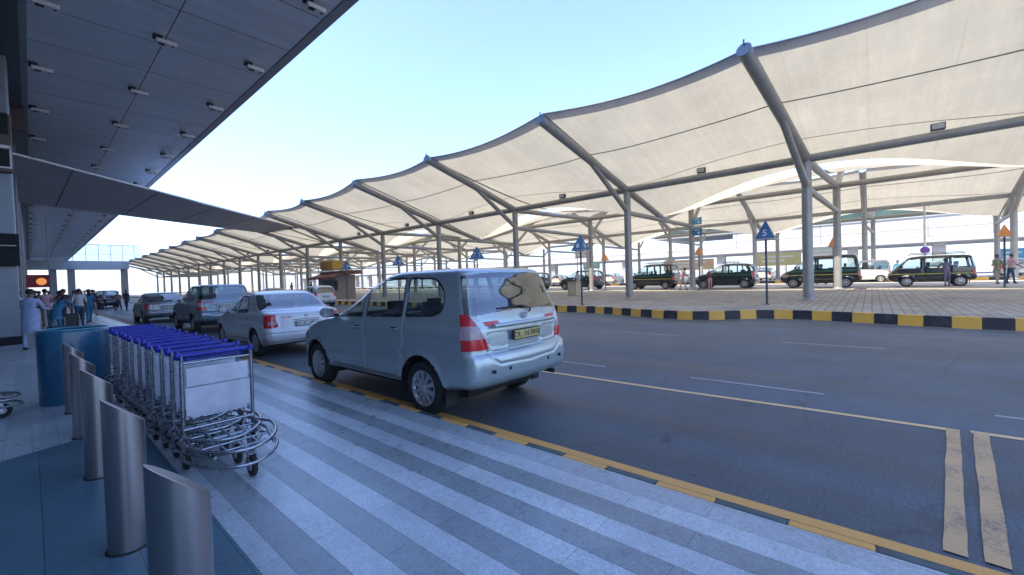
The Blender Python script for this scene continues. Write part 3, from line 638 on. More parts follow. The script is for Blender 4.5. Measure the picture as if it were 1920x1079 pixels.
    A_, B_ = V[F[:, 2]]-V[F[:, 0]], V[F[:, 3]]-V[F[:, 1]]; N = np.cross(A_, B_); N /= np.linalg.norm(N, axis=1)[:, None]+1e-12
    lab = np.zeros(len(F), int); names = {0: ('body', paint, None)}; nid = 1
    sd = (fs >= 1) & (fs <= 3); rr_ = (fs <= 1) & (cx < 2.); ff_ = (fs >= 3) & (cx > 1.5)
    belt = sp['belt']
    def setl(mask, nm, mt_, par=None):
        nonlocal nid
        lab[mask] = nid; names[nid] = (nm, mt_, par); nid += 1; return nid-1
    if 'sill' in sp: setl(czz < sp['sill'], 'lower_trim', M_BLACK)
    dm = {}
    for di, P in enumerate(sp['doors']):
        PP = rnd(P)
        for sdn in (1, -1): dm[(di, sdn)] = setl(inpoly(PP, cx, czz) & (fs == 2) & (np.sign(cy) == sdn) & (lab == 0), 'door', paint)
    gl = gl or [G_CAR, G_CAR, G_DARK, G_REAR]
    tr_ = sp.get('trim', .022); tm = np.zeros(len(F), bool)
    for wi, (P, di) in enumerate(sp['windows']):
        PP = rnd(P); tm |= ((segdist(PP+[PP[0]], cx, czz) < tr_) | inpoly(PP, cx, czz)) & sd & (czz > belt-.06)
    if tr_:
        for sdn in (1, -1): setl(tm & (lab >= 0) & (np.sign(cy) == sdn), 'window_trim', M_BLACK)
    for wi, (P, di) in enumerate(sp['windows']):
        PP = rnd(P)
        for sdn in (1, -1):
            setl(inpoly(PP, cx, czz) & sd & (np.sign(cy) == sdn), 'window', gl[1 if di == 0 else (1 if di is not None else 2)], None if di is None else dm[(di, sdn)])
    cf = np.zeros(len(sg)); cf[n1:n1+n2] = np.arange(n2)/n2; cf[n1+n2:] = 9; cf[len(sg)-n1-n2+1:len(sg)-n1+1] = np.arange(n2, 0, -1)/n2; cf[len(sg)-n1+1:] = 0; cf[:n1] = 0; fcf = cf[jj.ravel()]
    PR = sp['rear_window']; za_, zb_ = PR[0][1], PR[-1][1]; wz = np.interp(czz, [p[1] for p in PR[1:-1]], [p[0] for p in PR[1:-1]])
    rw = (czz > za_-.03*(ay/.7)**2) & (czz < zb_-.03*(ay/.7)**3) & (fs <= 1) & (cx < 2) & (fcf < .72) & (czz > belt-.02)
    setl(rw, 'rear_window', gl[3])
    if 'rear_black' in sp:
        for PB in sp['rear_black']: setl(inpoly(rnd(PB), ay, czz) & (fs == 1) & (cx < 1), 'pillar_trim', M_BLACK)
    PF = rnd(sp['windshield']); setl(inpoly(PF, ay, czz) & ff_ & (czz > belt), 'windshield', gl[0])
    for nm, mt_, PRr, PS in sp.get('lamps', []):
        for sdn in (1, -1):
            k_ = np.zeros(len(F), bool)
            if PRr: k_ |= inpoly(PRr, ay, czz) & rr_ & (cx < .6)
            if PS: k_ |= inpoly(PS, cx, czz) & sd
            setl(k_ & (np.sign(cy) == sdn), nm, mt_)
    for nm, mt_, PRr, PS in sp.get('headlamps', []):
        for sdn in (1, -1): setl(inpoly(PS, cx, czz) & (fs >= 2) & (ay > PRr) & (np.sign(cy) == sdn), nm, mt_)
    for nm, mt_, za, zb in sp.get('bands', []): 
        for sdn in (1, -1): setl((czz > za) & (czz < zb) & np.isin(lab, [0]+list(dm.values())) & sd & (np.sign(cy) == sdn), nm, mt_)
    keep = np.ones(len(F), bool)
    for xc in sp['wheels']: keep &= ~((np.hypot(cx-xc, czz-sp['R']) < sp['arch']-res*.05) & (fs >= 1) & (fs <= 3))
    objs = {}
    order = [0]+sorted(set(dm.values()))+[i for i in names if i and i not in set(dm.values())]
    for i in order:
        k_ = (lab == i) & keep
        if k_.sum() == 0: continue
        nm, mt_, par = names[i]; objs[i] = np_obj(nm, V, F[k_], mt_, objs.get(par, root) if par else root)
    L = sp['L']; W = sp['W']
    b = MB(); wi_ = W/2-.27; b.b2(.45, L-.45, -wi_, wi_, .24, .52); b.b2(.16, .46, -wi_, wi_, .40, .55)
    for xc in sp['wheels']:
        n = 18; rA = sp['arch']+.005
        for s_ in (1, -1):
            vs = [(xc+rA*math.cos(pi*(j/n*1.16-.08)), s_*yv, sp['R']+rA*math.sin(pi*(j/n*1.16-.08))) for yv in (wi_-.02, W/2-.03) for j in range(n+1)]
            b.add(vs, [(j, j+1, n+2+j, n+1+j) for j in range(n)])
    b.build('underbody', M_DARK, root)
    for xc in sp['wheels']:
        for s_ in (1, -1): wheel(root, xc, s_*(W/2-.115), sp['R'], .2, s_, sp.get('spokes', 9))
    b = MB()
    for (sx, n) in sp['seats']:
        for sy in ([.36, -.36] if n == 2 else [.42, 0, -.42]):
            b.box((sx+.1, sy, sp['seat_z']), (.5, .46, .16)); 
            b.add([(sx-.2+a*.12+(.16 if t else 0)*-.6, sy+s_*.22*(1-.12*t), sp['seat_z']+.05+t*.46) for t in (0, 1) for a, s_ in ((0, -1), (1, -1), (1, 1), (0, 1))], [(0, 1, 2, 3), (7, 6, 5, 4), (0, 4, 5, 1), (1, 5, 6, 2), (2, 6, 7, 3), (3, 7, 4, 0)])
            b.box((sx-.26, sy, sp['seat_z']+.60), (.09, .24, .16))
    b.b2(sp['dash'], sp['dash']+.35, -W/2+.16, W/2-.16, sp['seat_z']+.1, belt-.04)
    b.b2(.15, L-.9, -W/2+.14, W/2-.14, .5, .56); b.build('seats', M_SEAT, root, .02)
    for s_ in (1, -1):                                                      # mirrors
        mx, mz = sp['mirror']; b = MB(); b.sphere((mx, s_*(W/2+.085), mz), .1, 0, 14, 10, (.62, 1.05, .78)); b.box((mx-.01, s_*(W/2-.02), mz-.05), (.06, .12, .05), 1)
        b.box((mx-.055, s_*(W/2+.085), mz), (.012, .155, .11), 2); b.build('mirror', [sp.get('mirror_mat') or paint, M_BLACK, M_CHROME], root)
    for di, (hx, hz) in enumerate(sp['handles']):
        for s_ in (1, -1):
            if (di, s_) in dm and dm[(di, s_)] in objs:
                wl = float(np.interp(hz, z, w_)); b = MB(); b.path([(hx-.09, s_*(wl+.012), hz), (hx-.06, s_*(wl+.034), hz), (hx+.06, s_*(wl+.034), hz), (hx+.09, s_*(wl+.012), hz)], .013, 7)
                b.box((hx, s_*(wl+.004), hz), (.13, .012, .045), 1); b.build('handle', [paint, M_DARK], objs[dm[(di, s_)]])
    px, pz = sp['plate']
    b = MB(); b.box((px, 0, pz), (.014, .50, .12)); b.box((px-.008, 0, pz), (.006, .47, .098), 1); pl = b.build('number_plate', [M_BLACK, plate[0] if plate else M_GREY], root)
    if plate: text_obj('plate_lettering', plate[1], .092, plate[2], pl, (px-.0125, 0, pz-.002), (pi/2, 0, -pi/2), .0008)
    if extra: extra(root, objs)
    root.scale = (scale,)*3; return root
def emblem(root, x, z, r=.04):
    b = MB(); n = 18; b.path([(x, r*1.5*math.cos(2*pi*i/n), z+r*math.sin(2*pi*i/n)) for i in range(n)], .006, 6, closed=True); b.path([(x, r*.6*math.cos(2*pi*i/n), z+r*.9*math.sin(2*pi*i/n)) for i in range(n)], .005, 6, closed=True); b.build('emblem', M_CHROME, root)
MPV = dict(L=4.585, W=1.77, R=.33, arch=.405, wheels=(.975, 3.725), belt=1.12, corner=(.15, .17, .55, .42), bulge=(.07, .10),
    rows=[(.33, .08, 4.42, .80), (.38, .03, 4.50, .855), (.48, .0, 4.56, .874), (.64, -.005, 4.58, .885), (.76, .012, 4.57, .886), (.805, .055, 4.54, .884), (.90, .06, 4.42, .883), (.99, .065, 4.22, .88),
          (1.05, .07, 3.95, .875), (1.10, .08, 3.62, .866), (1.15, .09, 3.40, .857), (1.24, .115, 3.15, .838), (1.40, .18, 2.82, .795), (1.54, .225, 2.55, .762), (1.64, .262, 2.32, .73), (1.70, .295, 2.16, .70), (1.735, .37, 2.02, .64), (1.753, .55, 1.88, .48), (1.76, .95, 1.7, .18), (1.761, 1.15, 1.6, .015)],
    doors=[[(2.24, .36), (3.30, .36), (3.42, .60), (3.42, 1.05), (2.72, 1.64), (2.24, 1.66)], [(1.40, .74), (1.33, .66), (1.40, .42, .02), (1.48, .36), (2.215, .36), (2.215, 1.66), (1.32, 1.66), (1.32, .86)]],
    windows=[([(2.33, 1.165, .03), (3.17, 1.135, .05), (2.98, 1.29, .04), (2.64, 1.56, .08), (2.36, 1.62, .04)], 0), ([(1.38, 1.19, .03), (2.20, 1.17, .03), (2.21, 1.625, .03), (1.42, 1.64, .03)], 1),
             ([(.60, 1.27, .10), (.76, 1.215, .06), (1.28, 1.195, .03), (1.32, 1.64, .03), (.80, 1.625, .13), (.62, 1.48, .12)], None)],
    rear_window=[(-.2, 1.245), (.60, 1.24, .02), (.775, 1.22, .04), (.70, 1.66, .08), (-.2, 1.69)], windshield=[(-.2, 1.13), (.74, 1.13), (.60, 1.67), (-.2, 1.70)], 
    rear_lines=[[(0, .655), (.50, .665), (.60, .73), (.66, .83), (.70, .98), (.69, 1.16), (.74, 1.20)], [(0, .80), (.56, .80)]], rear_recess=[([(-.1, .80), (.31, .80), (.31, 1.06), (-.1, 1.06)], .035), ([(.33, .83), (.60, .85), (.62, 1.02), (.33, 1.02)], .008)],
    side_lines=[[(1.36, .74), (1.32, .90)], [(4.0, .62), (4.28, .66)], [(.40, .73), (.56, .70)]], crease=[(1.0, 1.05, .1, 3.6, .011), (.54, .56, 1.45, 3.3, .015)],
    side_recess=[([(1.5, .30), (3.2, .30), (3.2, .42), (1.5, .42)], .02)],
    lamps=[('tail_lamp', M_LAMPR, [(.615, .845), (.95, .83), (.95, .96), (.655, .96)], [(-.1, .83), (.125, .845), (.12, .96), (-.1, .96)]),
           ('lamp_lens', M_LAMPW, [(.655, .96), (.95, .96), (.95, 1.105), (.74, 1.105)], [(-.1, .96), (.12, .96), (.115, 1.125), (-.1, 1.125)]),
           ('tail_lamp', M_LAMPR, [(.74, 1.105), (.95, 1.105), (.95, 1.235), (.81, 1.235)], [(-.1, 1.125), (.115, 1.125), (.11, 1.235), (-.1, 1.235)]),
           ('reflector', M_REDSTRIP, [(.40, 1.09), (.64, 1.09), (.66, 1.14), (.45, 1.14)], None)],
    headlamps=[('headlamp', M_LAMPW, .5, [(3.95, .72), (4.6, .66), (4.6, .88), (4.1, .95)])],
    seats=[(2.5, 2), (1.68, 2), (.98, 3)], seat_z=.66, dash=2.95, mirror=(3.14, 1.19), handles=[(2.42, 1.0), (1.52, 1.02)], plate=(.045, .955), spokes=10)
SEDAN = dict(L=4.265, W=1.70, R=.305, arch=.37, wheels=(.90, 3.45), belt=.96, corner=(.16, .20, .5, .40), bulge=(.08, .10),
    rows=[(.20, .12, 4.10, .76), (.28, .03, 4.20, .81), (.42, .0, 4.25, .838), (.56, .0, 4.265, .848), (.66, .03, 4.22, .85), (.80, .045, 4.02, .85), (.92, .06, 3.62, .846), (.98, .09, 3.34, .838), (1.02, .20, 3.20, .828), (1.05, .42, 3.12, .815), (1.10, .60, 3.03, .795), (1.24, .84, 2.80, .745), (1.36, 1.05, 2.58, .70), (1.43, 1.20, 2.40, .65), (1.475, 1.40, 2.2, .54), (1.50, 1.62, 2.02, .32), (1.508, 1.76, 1.92, .1), (1.51, 1.80, 1.88, .015)],
    doors=[[(2.08, .32), (3.05, .32), (3.14, .55), (3.16, .95), (2.50, 1.42), (2.08, 1.43)], [(1.28, .60), (1.22, .52), (1.30, .34, .02), (1.4, .32), (2.055, .32), (2.055, 1.43), (1.5, 1.41), (1.12, 1.05), (1.14, .80)]],
    windows=[([(2.14, 1.0), (2.98, .985, .04), (2.48, 1.34, .08), (2.14, 1.375)], 0), ([(1.32, 1.02, .03), (2.03, 1.0), (2.03, 1.375), (1.66, 1.355, .08)], 1)],
    rear_window=[(-.2, 1.075), (.70, 1.075, .05), (.575, 1.40, .07), (-.2, 1.425)], windshield=[(-.2, 1.0), (.74, 1.0), (.58, 1.42), (-.2, 1.44)],
    rear_lines=[[(0, .60), (.50, .60), (.56, .70), (.62, .98)], [(0, .50), (.84, .52)]], rear_recess=[([(-.1, .66), (.30, .66), (.30, .83), (-.1, .83)], .018)], side_lines=[[(.1, .52), (.52, .52)]], crease=[(.80, .84, .1, 3.4, .008)],
    lamps=[('tail_lamp', M_LAMPR, [(.60, .70), (.95, .66), (.95, .98), (.69, .95)], [(-.1, .66), (.26, .70), (.20, .97), (-.1, .985)]), ('lamp_lens', M_LAMPW, [(.64, .745), (.80, .735), (.80, .815), (.66, .815)], None), ('reflector', M_REDSTRIP, [(.33, .885), (.55, .895), (.55, .92), (.33, .91)], None)],
    headlamps=[('headlamp', M_LAMPW, .45, [(3.75, .62), (4.3, .56), (4.3, .76), (3.85, .82)])],
    seats=[(2.2, 2), (1.42, 2)], seat_z=.45, dash=2.7, mirror=(2.92, 1.02), handles=[(2.20, .86), (1.36, .88)], plate=(.035, .745), spokes=9)
HATCH = dict(L=3.75, W=1.60, R=.29, arch=.355, wheels=(.62, 3.02), belt=.97, corner=(.13, .16, .42, .36), bulge=(.06, .09),
    rows=[(.20, .12, 3.6, .72), (.30, .03, 3.70, .775), (.5, .0, 3.75, .795), (.66, .02, 3.72, .80), (.82, .05, 3.52, .80), (.93, .06, 3.18, .796), (.99, .07, 2.98, .788), (1.2, .14, 2.66, .745), (1.38, .21, 2.36, .70), (1.48, .28, 2.16, .65), (1.54, .40, 1.98, .55), (1.58, .68, 1.78, .34), (1.597, .95, 1.6, .12), (1.6, 1.05, 1.5, .015)],
    doors=[[(1.84, .30), (2.66, .30), (2.76, .5), (2.84, .94), (2.28, 1.50), (1.84, 1.51)], [(1.02, .58), (1.0, .4), (1.1, .30), (1.815, .30), (1.815, 1.51), (1.0, 1.50), (.92, .9)]],
    windows=[([(1.9, 1.02), (2.74, 1.0, .04), (2.28, 1.42, .08), (1.9, 1.45)], 0), ([(1.02, 1.04), (1.79, 1.02), (1.79, 1.45), (1.06, 1.45, .06)], 1), ([(.42, 1.10, .05), (.95, 1.05), (.97, 1.44), (.56, 1.41, .08)], None)],
    rear_window=[(-.2, 1.03), (.66, 1.03, .06), (.58, 1.44, .08), (-.2, 1.46)], windshield=[(-.2, .99), (.70, .99), (.58, 1.46), (-.2, 1.48)], rear_lines=[[(0, .55), (.5, .56), (.62, .75), (.66, 1.0)]], rear_recess=[([(-.1, .66), (.28, .66), (.28, .82), (-.1, .82)], .015)],
    lamps=[('tail_lamp', M_LAMPR, [(.62, .72), (.9, .72), (.9, 1.05), (.68, 1.05)], [(-.1, .72), (.15, .72), (.15, 1.05), (-.1, 1.05)])], headlamps=[('headlamp', M_LAMPW, .42, [(3.3, .62), (3.8, .56), (3.8, .76), (3.35, .84)])],
    seats=[(1.85, 2), (1.1, 2)], seat_z=.50, dash=2.45, mirror=(2.68, 1.05), handles=[(1.95, .88), (1.12, .90)], plate=(.035, .74), spokes=8)
VAN = dict(L=3.40, W=1.44, R=.275, arch=.335, wheels=(.62, 2.62), belt=.95, corner=(.10, .12, .28, .30), bulge=(.04, .08),
    rows=[(.24, .06, 3.26, .66), (.34, .0, 3.36, .70), (.55, .0, 3.40, .715), (.74, .02, 3.33, .716), (.92, .03, 3.17, .714), (1.2, .07, 2.92, .69), (1.42, .12, 2.70, .66), (1.54, .16, 2.56, .63), (1.60, .25, 2.44, .56), (1.635, .5, 2.2, .38), (1.648, .8, 1.9, .12), (1.65, .9, 1.8, .015)],
    doors=[[(1.95, .34), (2.30, .36), (2.32, .66), (2.98, .70), (3.02, .9), (2.56, 1.54), (1.95, 1.55)], [(.98, .62), (1.0, .34), (1.925, .34), (1.925, 1.55), (.95, 1.55)]],
    windows=[([(2.0, .99), (2.92, .98, .04), (2.52, 1.47, .06), (2.0, 1.49)], 0), ([(1.02, 1.0), (1.88, .99), (1.88, 1.49), (1.02, 1.49)], 1), ([(.2, 1.02, .05), (.9, 1.0), (.92, 1.49), (.28, 1.47, .07)], None)],
    rear_window=[(-.2, 1.0), (.58, 1.0, .06), (.53, 1.46, .08), (-.2, 1.47)], windshield=[(-.2, .97), (.62, .97), (.54, 1.48), (-.2, 1.5)], rear_lines=[[(0, .42), (.62, .42), (.64, 1.5)]],
    lamps=[('tail_lamp', M_LAMPR, [(.56, .62), (.8, .62), (.8, .86), (.56, .86)], [(-.1, .62), (.09, .62), (.09, .86), (-.1, .86)])], headlamps=[('headlamp', M_LAMPW, .4, [(3.2, .60), (3.5, .58), (3.5, .76), (3.2, .78)])],
    seats=[(2.0, 2), (.95, 2)], seat_z=.62, dash=2.65, mirror=(2.82, 1.08), handles=[(2.08, .85), (1.82, .85)], plate=(-.012, .52), spokes=8, mirror_mat=M_BLACK)
VAN2 = dict(VAN, L=3.67, wheels=(.66, 2.98),
    rows=[(.24, .06, 3.5, .66), (.34, .0, 3.62, .70), (.55, .0, 3.67, .725), (.74, .02, 3.60, .73), (.90, .03, 3.36, .728), (1.02, .05, 3.10, .715), (1.3, .09, 2.78, .69), (1.55, .14, 2.50, .65), (1.68, .18, 2.34, .61), (1.74, .28, 2.2, .53), (1.78, .5, 2.0, .36), (1.795, .8, 1.8, .12), (1.8, .9, 1.7, .015)],
    doors=[[(1.95, .34), (2.55, .36), (2.62, .66), (2.98, .80), (3.0, 1.0), (2.42, 1.68), (1.95, 1.69)], [(1.02, .62), (1.04, .34), (1.925, .34), (1.925, 1.69), (.98, 1.69)]],
    windows=[([(2.0, 1.06), (2.88, 1.06, .04), (2.38, 1.60, .06), (2.0, 1.62)], 0), ([(1.05, 1.07), (1.88, 1.06), (1.88, 1.62), (1.05, 1.62)], 1), ([(.24, 1.1, .05), (.92, 1.07), (.94, 1.62), (.32, 1.58, .07)], None)], belt=1.02,
    rear_window=[(-.2, 1.06), (.58, 1.06, .06), (.53, 1.58, .08), (-.2, 1.6)], windshield=[(-.2, 1.04), (.64, 1.04), (.54, 1.62), (-.2, 1.64)], dash=2.6, mirror=(2.85, 1.14))
P_SILVER = car_paint('silver_paint', (.42, .50, .52), .5, .28); P_WHITE = car_paint('white_car_paint', (.60, .63, .66), .1, .3); P_GREYB = car_paint('grey_blue_paint', (.17, .22, .26), .5, .28)
P_GREY = car_paint('grey_car_paint', (.24, .255, .27), .5, .3); P_DBLUE = car_paint('dark_blue_paint', (.012, .018, .045), .3, .25); P_TAXI = car_paint('black_taxi_paint', (.008, .012, .013), .1, .22); P_OFFW = car_paint('offwhite_paint', (.58, .57, .54), .05, .35)
PL_Y = mat('yellow_plate', (.50, .42, .16), .5, var=.25, scale=14); PL_T = mat('plate_letter', (.012, .01, .008), .5); PL_W = mat('white_plate', (.6, .6, .58), .5)
YSTRIPE = mat('yellow_stripe', (.42, .40, .05), .5); GSTRIPE = mat('green_stripe', (.015, .10, .06), .5)
def hero_extra(root, objs):
    b = MB(); b.path([(.055, .56, 1.09), (.038, .4, 1.09), (.03, 0, 1.09), (.038, -.4, 1.09), (.055, -.56, 1.09)], .026, 8); b.build('garnish', P_SILVER, root)
    b = MB(); b.path([(.10, -.12, 1.20), (.085, -.13, 1.24), (.105, .02, 1.285), (.145, .42, 1.27)], .011, 6); b.path([(.125, .1, 1.28), (.155, .46, 1.26)], .008, 5); b.build('wiper', M_BLACK, root)
    b = MB(); b.tube((.04, -.52, .40), (.4, -.52, .41), .028, n=12); b.build('exhaust', M_DARK, root)
    b = MB(); b.path([(2.2, -.5, 1.755), (2.18, -.5, 1.79), (2.0, -.5, 1.80)], .012, 6); b.build('aerial', M_BLACK, root)
    for s_ in (1, -1):
        b = MB(); b.box((.56, s_*.78, .25), (.015, .17, .15)); b.build('mud_flap', M_RUB, root)
    for y in (.62, .36, -.36, -.62): 
        b = MB(); b.lathe([(.0, -.004), (.022, -.004), (.022, .01)], 12, (.008, y, .60), 'x'); b.build('sensor', M_BLACK, root)
    emblem(root, .075, 1.17, .035)
HERO_LOC = (3.89, 3.10, 0)
car(MPV, P_SILVER, 'minivan', 'silver-blue minivan with yellow number plate parked nearest at the yellow kerb line', 'minivan', HERO_LOC, res=.0165, plate=(PL_Y, 'DL 1N 8808', PL_T), extra=hero_extra)
car(SEDAN, P_WHITE, 'sedan', 'white sedan parked directly in front of the silver minivan', 'car', (4.22, 10.0, 0), res=.023, gl=[G_CAR, G_CAR, G_CAR, glass('pale_rear_glass', (.30, .38, .40), 2.6)], plate=(PL_W, 'DL 3C 4406', PL_T), extra=lambda r, o: emblem(r, .055, .90, .035))
car(MPV, P_GREYB, 'minivan', 'grey-blue minivan with dark windows parked in front of the white sedan', 'minivan', (4.75, 18.0, 0), res=.032, gl=[G_DARK, G_DARK, G_DARK, G_REAR], plate=(PL_W, 'DL 8S 2210', PL_T))
car(SEDAN, P_GREY, 'sedan', 'silver-grey sedan parked ahead of the grey-blue minivan', 'car', (4.45, 26.5, 0), res=.036, plate=(PL_W, 'HR 26 1182', PL_T))
car(MPV, P_DBLUE, 'minivan', 'dark blue people carrier with passengers gathered round it at the far left kerb', 'minivan', (5.0, 57, 0), res=.06)
car(HATCH, P_WHITE, 'hatchback', 'white hatchback in the outer lane seen just left of the silver minivan roof', 'car', (14.3, 30.5, 0), res=.045, plate=(PL_W, 'DL 2C 7731', PL_T))
car(SEDAN, P_OFFW, 'sedan', 'off-white sedan in the outer lane ahead of the white hatchback', 'car', (14.4, 39.5, 0), res=.05)
car(HATCH, P_GREY, 'hatchback', 'small grey hatchback in the outer lane far ahead of the off-white sedan', 'car', (14.2, 52, 0), res=.06)
def rack(L0, L1, z, w_):
    def f(root, objs):
        b = MB()
        for y in np.linspace(-w_, w_, 7): b.path([(L0, y, z), (L1, y, z)], .014, 5)
        for x in np.linspace(L0, L1, 5): b.path([(x, -w_, z-.012), (x, w_, z-.012)], .014, 5); b.tube((x, -w_, z-.09), (x, -w_, z), .012, n=5); b.tube((x, w_, z-.09), (x, w_, z), .012, n=5)
        b.path([(L0, -w_, z+.07), (L1, -w_, z+.07), (L1, w_, z+.07), (L0, w_, z+.07)], .012, 5, closed=True); b.build('roof_rack', M_GREY, root)
    return f
TG = 'black taxis in the lane under the canopies'; ZT_ = .446
VT = dict(VAN, bands=[('stripe', YSTRIPE, .66, .70)]); VT2 = dict(VAN2, bands=[('stripe', YSTRIPE, .70, .74), ('green_stripe', GSTRIPE, .88, .97)]); HT = dict(HATCH, bands=[('stripe', GSTRIPE, .80, .92)])
gt = [G_CAR]*4
car(VT, P_TAXI, 'taxi_van', 'black taxi van with pale roof rack, a man in purple leaning in at its side', 'taxi', (33.8, -4.3, ZT_), group=TG, res=.05, scale=1.06, gl=gt, extra=rack(.4, 2.5, 1.73, .55))
car(VT2, P_TAXI, 'taxi_van', 'black taxi van with sloping nose partly behind the two nearest canopy posts', 'taxi', (33.3, .45, ZT_), group=TG, res=.05, scale=1.15, gl=gt)
car(HT, P_TAXI, 'taxi', 'black and green hatchback taxi left of the blue numbered sign', 'taxi', (33.3, 6.0, ZT_), group=TG, res=.05, scale=1.12, gl=gt, extra=rack(1.0, 1.9, 1.66, .45))
car(VT2, P_TAXI, 'taxi_van', 'black taxi van with roof rack between the second and third canopy posts', 'taxi', (33.3, 11.5, ZT_), group=TG, res=.055, scale=1.12, gl=gt, extra=rack(.3, 2.2, 1.86, .55))
car(HT, P_TAXI, 'taxi', 'black hatchback taxi beside the cream podium box', 'taxi', (33.3, 18.2, ZT_), group=TG, res=.06, scale=1.12, gl=gt)
car(HT, P_TAXI, 'taxi', 'dark green-black taxi just right of the silver minivan roof', 'taxi', (33.3, 24.2, ZT_), group=TG, res=.06, scale=1.12, gl=gt)
wv = car(VAN2, P_OFFW, 'van', 'white van on the island beyond the taxis, right of the two nearest posts', 'van', (44.6, -1.2, ZT_), res=.06)
pk = car(HATCH, P_OFFW, 'hatchback', 'pale parked hatchback beyond the island, first from the right', 'car', (53, -9, .46), 0, 'cars parked beyond the island', .08)
for i in range(1, 13): dup(pk, 'pale parked hatchback beyond the island, %s from the right' % orw(i), (53+random.uniform(-.3, .3), -9+i*4.6+random.uniform(-.3, .3), .46), random.choice((0, pi)) if 0 else 0)
# ================================================================== luggage trolleys
def trolley(label, loc, rz=0, group=None):
    t = thing('luggage_trolley', label, 'trolley', loc, rz, group)
    b = MB()                                                                 # platform towards -y
    for s in (1, -1):
        b.path([(s*.255, .02, .16), (s*.258, .0, .5), (s*.255, -.01, .90)], .0155, 8)
        b.path([(s*.255, .0, .29), (s*.27, -.3, .27), (s*.20, -.66, .25)], .014, 8)
        b.path([(s*.255, -.01, .90), (s*.25, .03, .935), (s*.25, .05, .94)], .0155, 8)
    b.path([(-.255, 0, .885), (.255, 0, .885)], .011, 7); b.path([(-.255, 0, .33), (.255, 0, .33)], .013, 7); b.path([(-.258, .0, .20), (.258, .0, .20)], .014, 7)
    b.build('frame', M_CHROME, t)
    b = MB()
    for z, e, r in ((.295, 0, .0145), (.185, .02, .0125)):
        pts = [(-.255, -.02, z)]+[(-.325*math.cos(a)*(1-.12*math.sin(a)), -.28-e-.46*math.sin(a), z-.02*math.sin(a)) for a in np.linspace(-.15, pi+.15, 18)]+[(.255, -.02, z)]
        b.path(pts, r, 8)
    b.build('bumper_rail', M_CHROME, t)
    b = MB()
    for x in (-.12, .0, .12): b.path([(x, -.02, .275), (x*.9, -.6, .255)], .009, 6)
    for y in (-.20, -.42, -.60): b.path([(-.27+.05*(y < -.5), y, .262), (.27-.05*(y < -.5), y, .262)], .010, 6)
    b.build('platform', M_CHROME, t)
    b = MB()
    for s in (1, -1): b.path([(s*.22, -.02, .44), (s*.2, -.10, .42), (s*.16, -.17, .46)], .008, 6)
    b.path([(-.16, -.17, .46), (.16, -.17, .46)], .008, 6); b.build('basket', M_CHROME, t)
    b = MB(); b.path([(-.275, .05, .945), (.275, .05, .945)], .021, 10); b.path([(-.22, .075, .905), (.22, .075, .905)], .013, 8)
    for s in (1, -1): b.sphere((s*.268, .05, .945), .037, 0, 12, 8, (.75, 1, 1)); b.path([(s*.2, .07, .91), (s*.23, .055, .94)], .012, 6)
    b.build('handle', M_BLUE, t)
    b = MB(); b.box((0, -.008, .545), (.475, .012, .26)); b.box((0, -.008, .762), (.455, .012, .155)); b.build('advert_panel', PANEL, t, .004)
    for x, y, R in ((.245, .02, .09), (-.245, .02, .09), (0.06, -.58, .088)):
        w_ = MB(); w_.lathe([(R*.5, -.016), (R*.9, -.019), (R, -.012), (R, .012), (R*.9, .019), (R*.5, .016)], 22, axis='x'); w = w_.build('wheel', M_RUB, t, loc=(x, y, R))
        h = MB(); h.lathe([(.001, -.021), (R*.5, -.018), (R*.5, .018), (.001, .021)], 16, axis='x'); h.build('hub', M_GREY, w)
        f = MB()
        for s in (1, -1): f.box((x+s*.026, y, R+.035), (.005, .035, .12))
        f.box((x, y, R+.095), (.058, .05, .01)); f.build('castor_fork', M_CHROME, t)
    return t
PANEL = mat('scuffed_advert_panel', (.50, .51, .56), .38, .1, .16, 7, .05)
t0 = trolley('nearest chrome luggage trolley with blue handle, at the front end of the nested row', (1.05, 4.34, .1), 0, 'nested row of luggage trolleys')
for i in range(1, 13): dup(t0, '%s chrome blue-handled luggage trolley back from the front of the nested row' % orw(i), (1.05+random.uniform(-.012, .012)-.006*i, 4.34+.37*i, .1), random.uniform(-.02, .02))
dup(t0, 'lone luggage trolley partly cut off at the left edge behind the bollards', (-.86, 8.05, .1), rad(88)).__delitem__('group')

# ================================================================== bollards and teal counter
def bollard(label, y):
    R, zc = .094, .81; ca = Vector((1, .05)).normalized(); s = .88; b = MB(); n = 40
    ang = [2*pi*j/n for j in range(n)]; top = [zc-s*R*(math.cos(a)*ca.x+math.sin(a)*ca.y) for a in ang]
    lo = [(R*math.cos(a), R*math.sin(a), 0) for a in ang]; hi = [(R*math.cos(a), R*math.sin(a), h) for a, h in zip(ang, top)]
    b.add(lo+hi, [(j, (j+1) % n, n+(j+1) % n, n+j) for j in range(n)], 0, True)
    ri = R-.006; hi2 = [(R*math.cos(a), R*math.sin(a), h) for a, h in zip(ang, top)]; inn = [(ri*math.cos(a), ri*math.sin(a), zc-s*ri*(math.cos(a)*ca.x+math.sin(a)*ca.y)+.002) for a in ang]
    b.add(hi2+inn, [(j, (j+1) % n, n+(j+1) % n, n+j) for j in range(n)]+[tuple(range(n, 2*n))])
    o = b.build('bollard', M_SS, None, loc=(.33, y, .1)); tag(o, label, 'bollard', 'slant-topped steel bollards')
    b = MB(); b.lathe([(R+.012, 0), (R+.012, .008), (R+.001, .012)], 36); b.build('base_ring', M_DARK, o); return o
bl = ['nearest stainless steel slant-topped bollard, cut off by the bottom edge', 'second nearest stainless steel slant-topped bollard', 'third nearest stainless steel slant-topped bollard', 'fourth nearest stainless steel slant-topped bollard', 'farthest stainless steel slant-topped bollard, in front of the teal counter']
b0 = bollard(bl[0], 1.93)
for i in range(1, 5): dup(b0, bl[i], (.33, (3.32, 4.80, 6.24, 7.62)[i-1], .1), 0)
b = MB(); n = 40; rx, ry = .36, .34
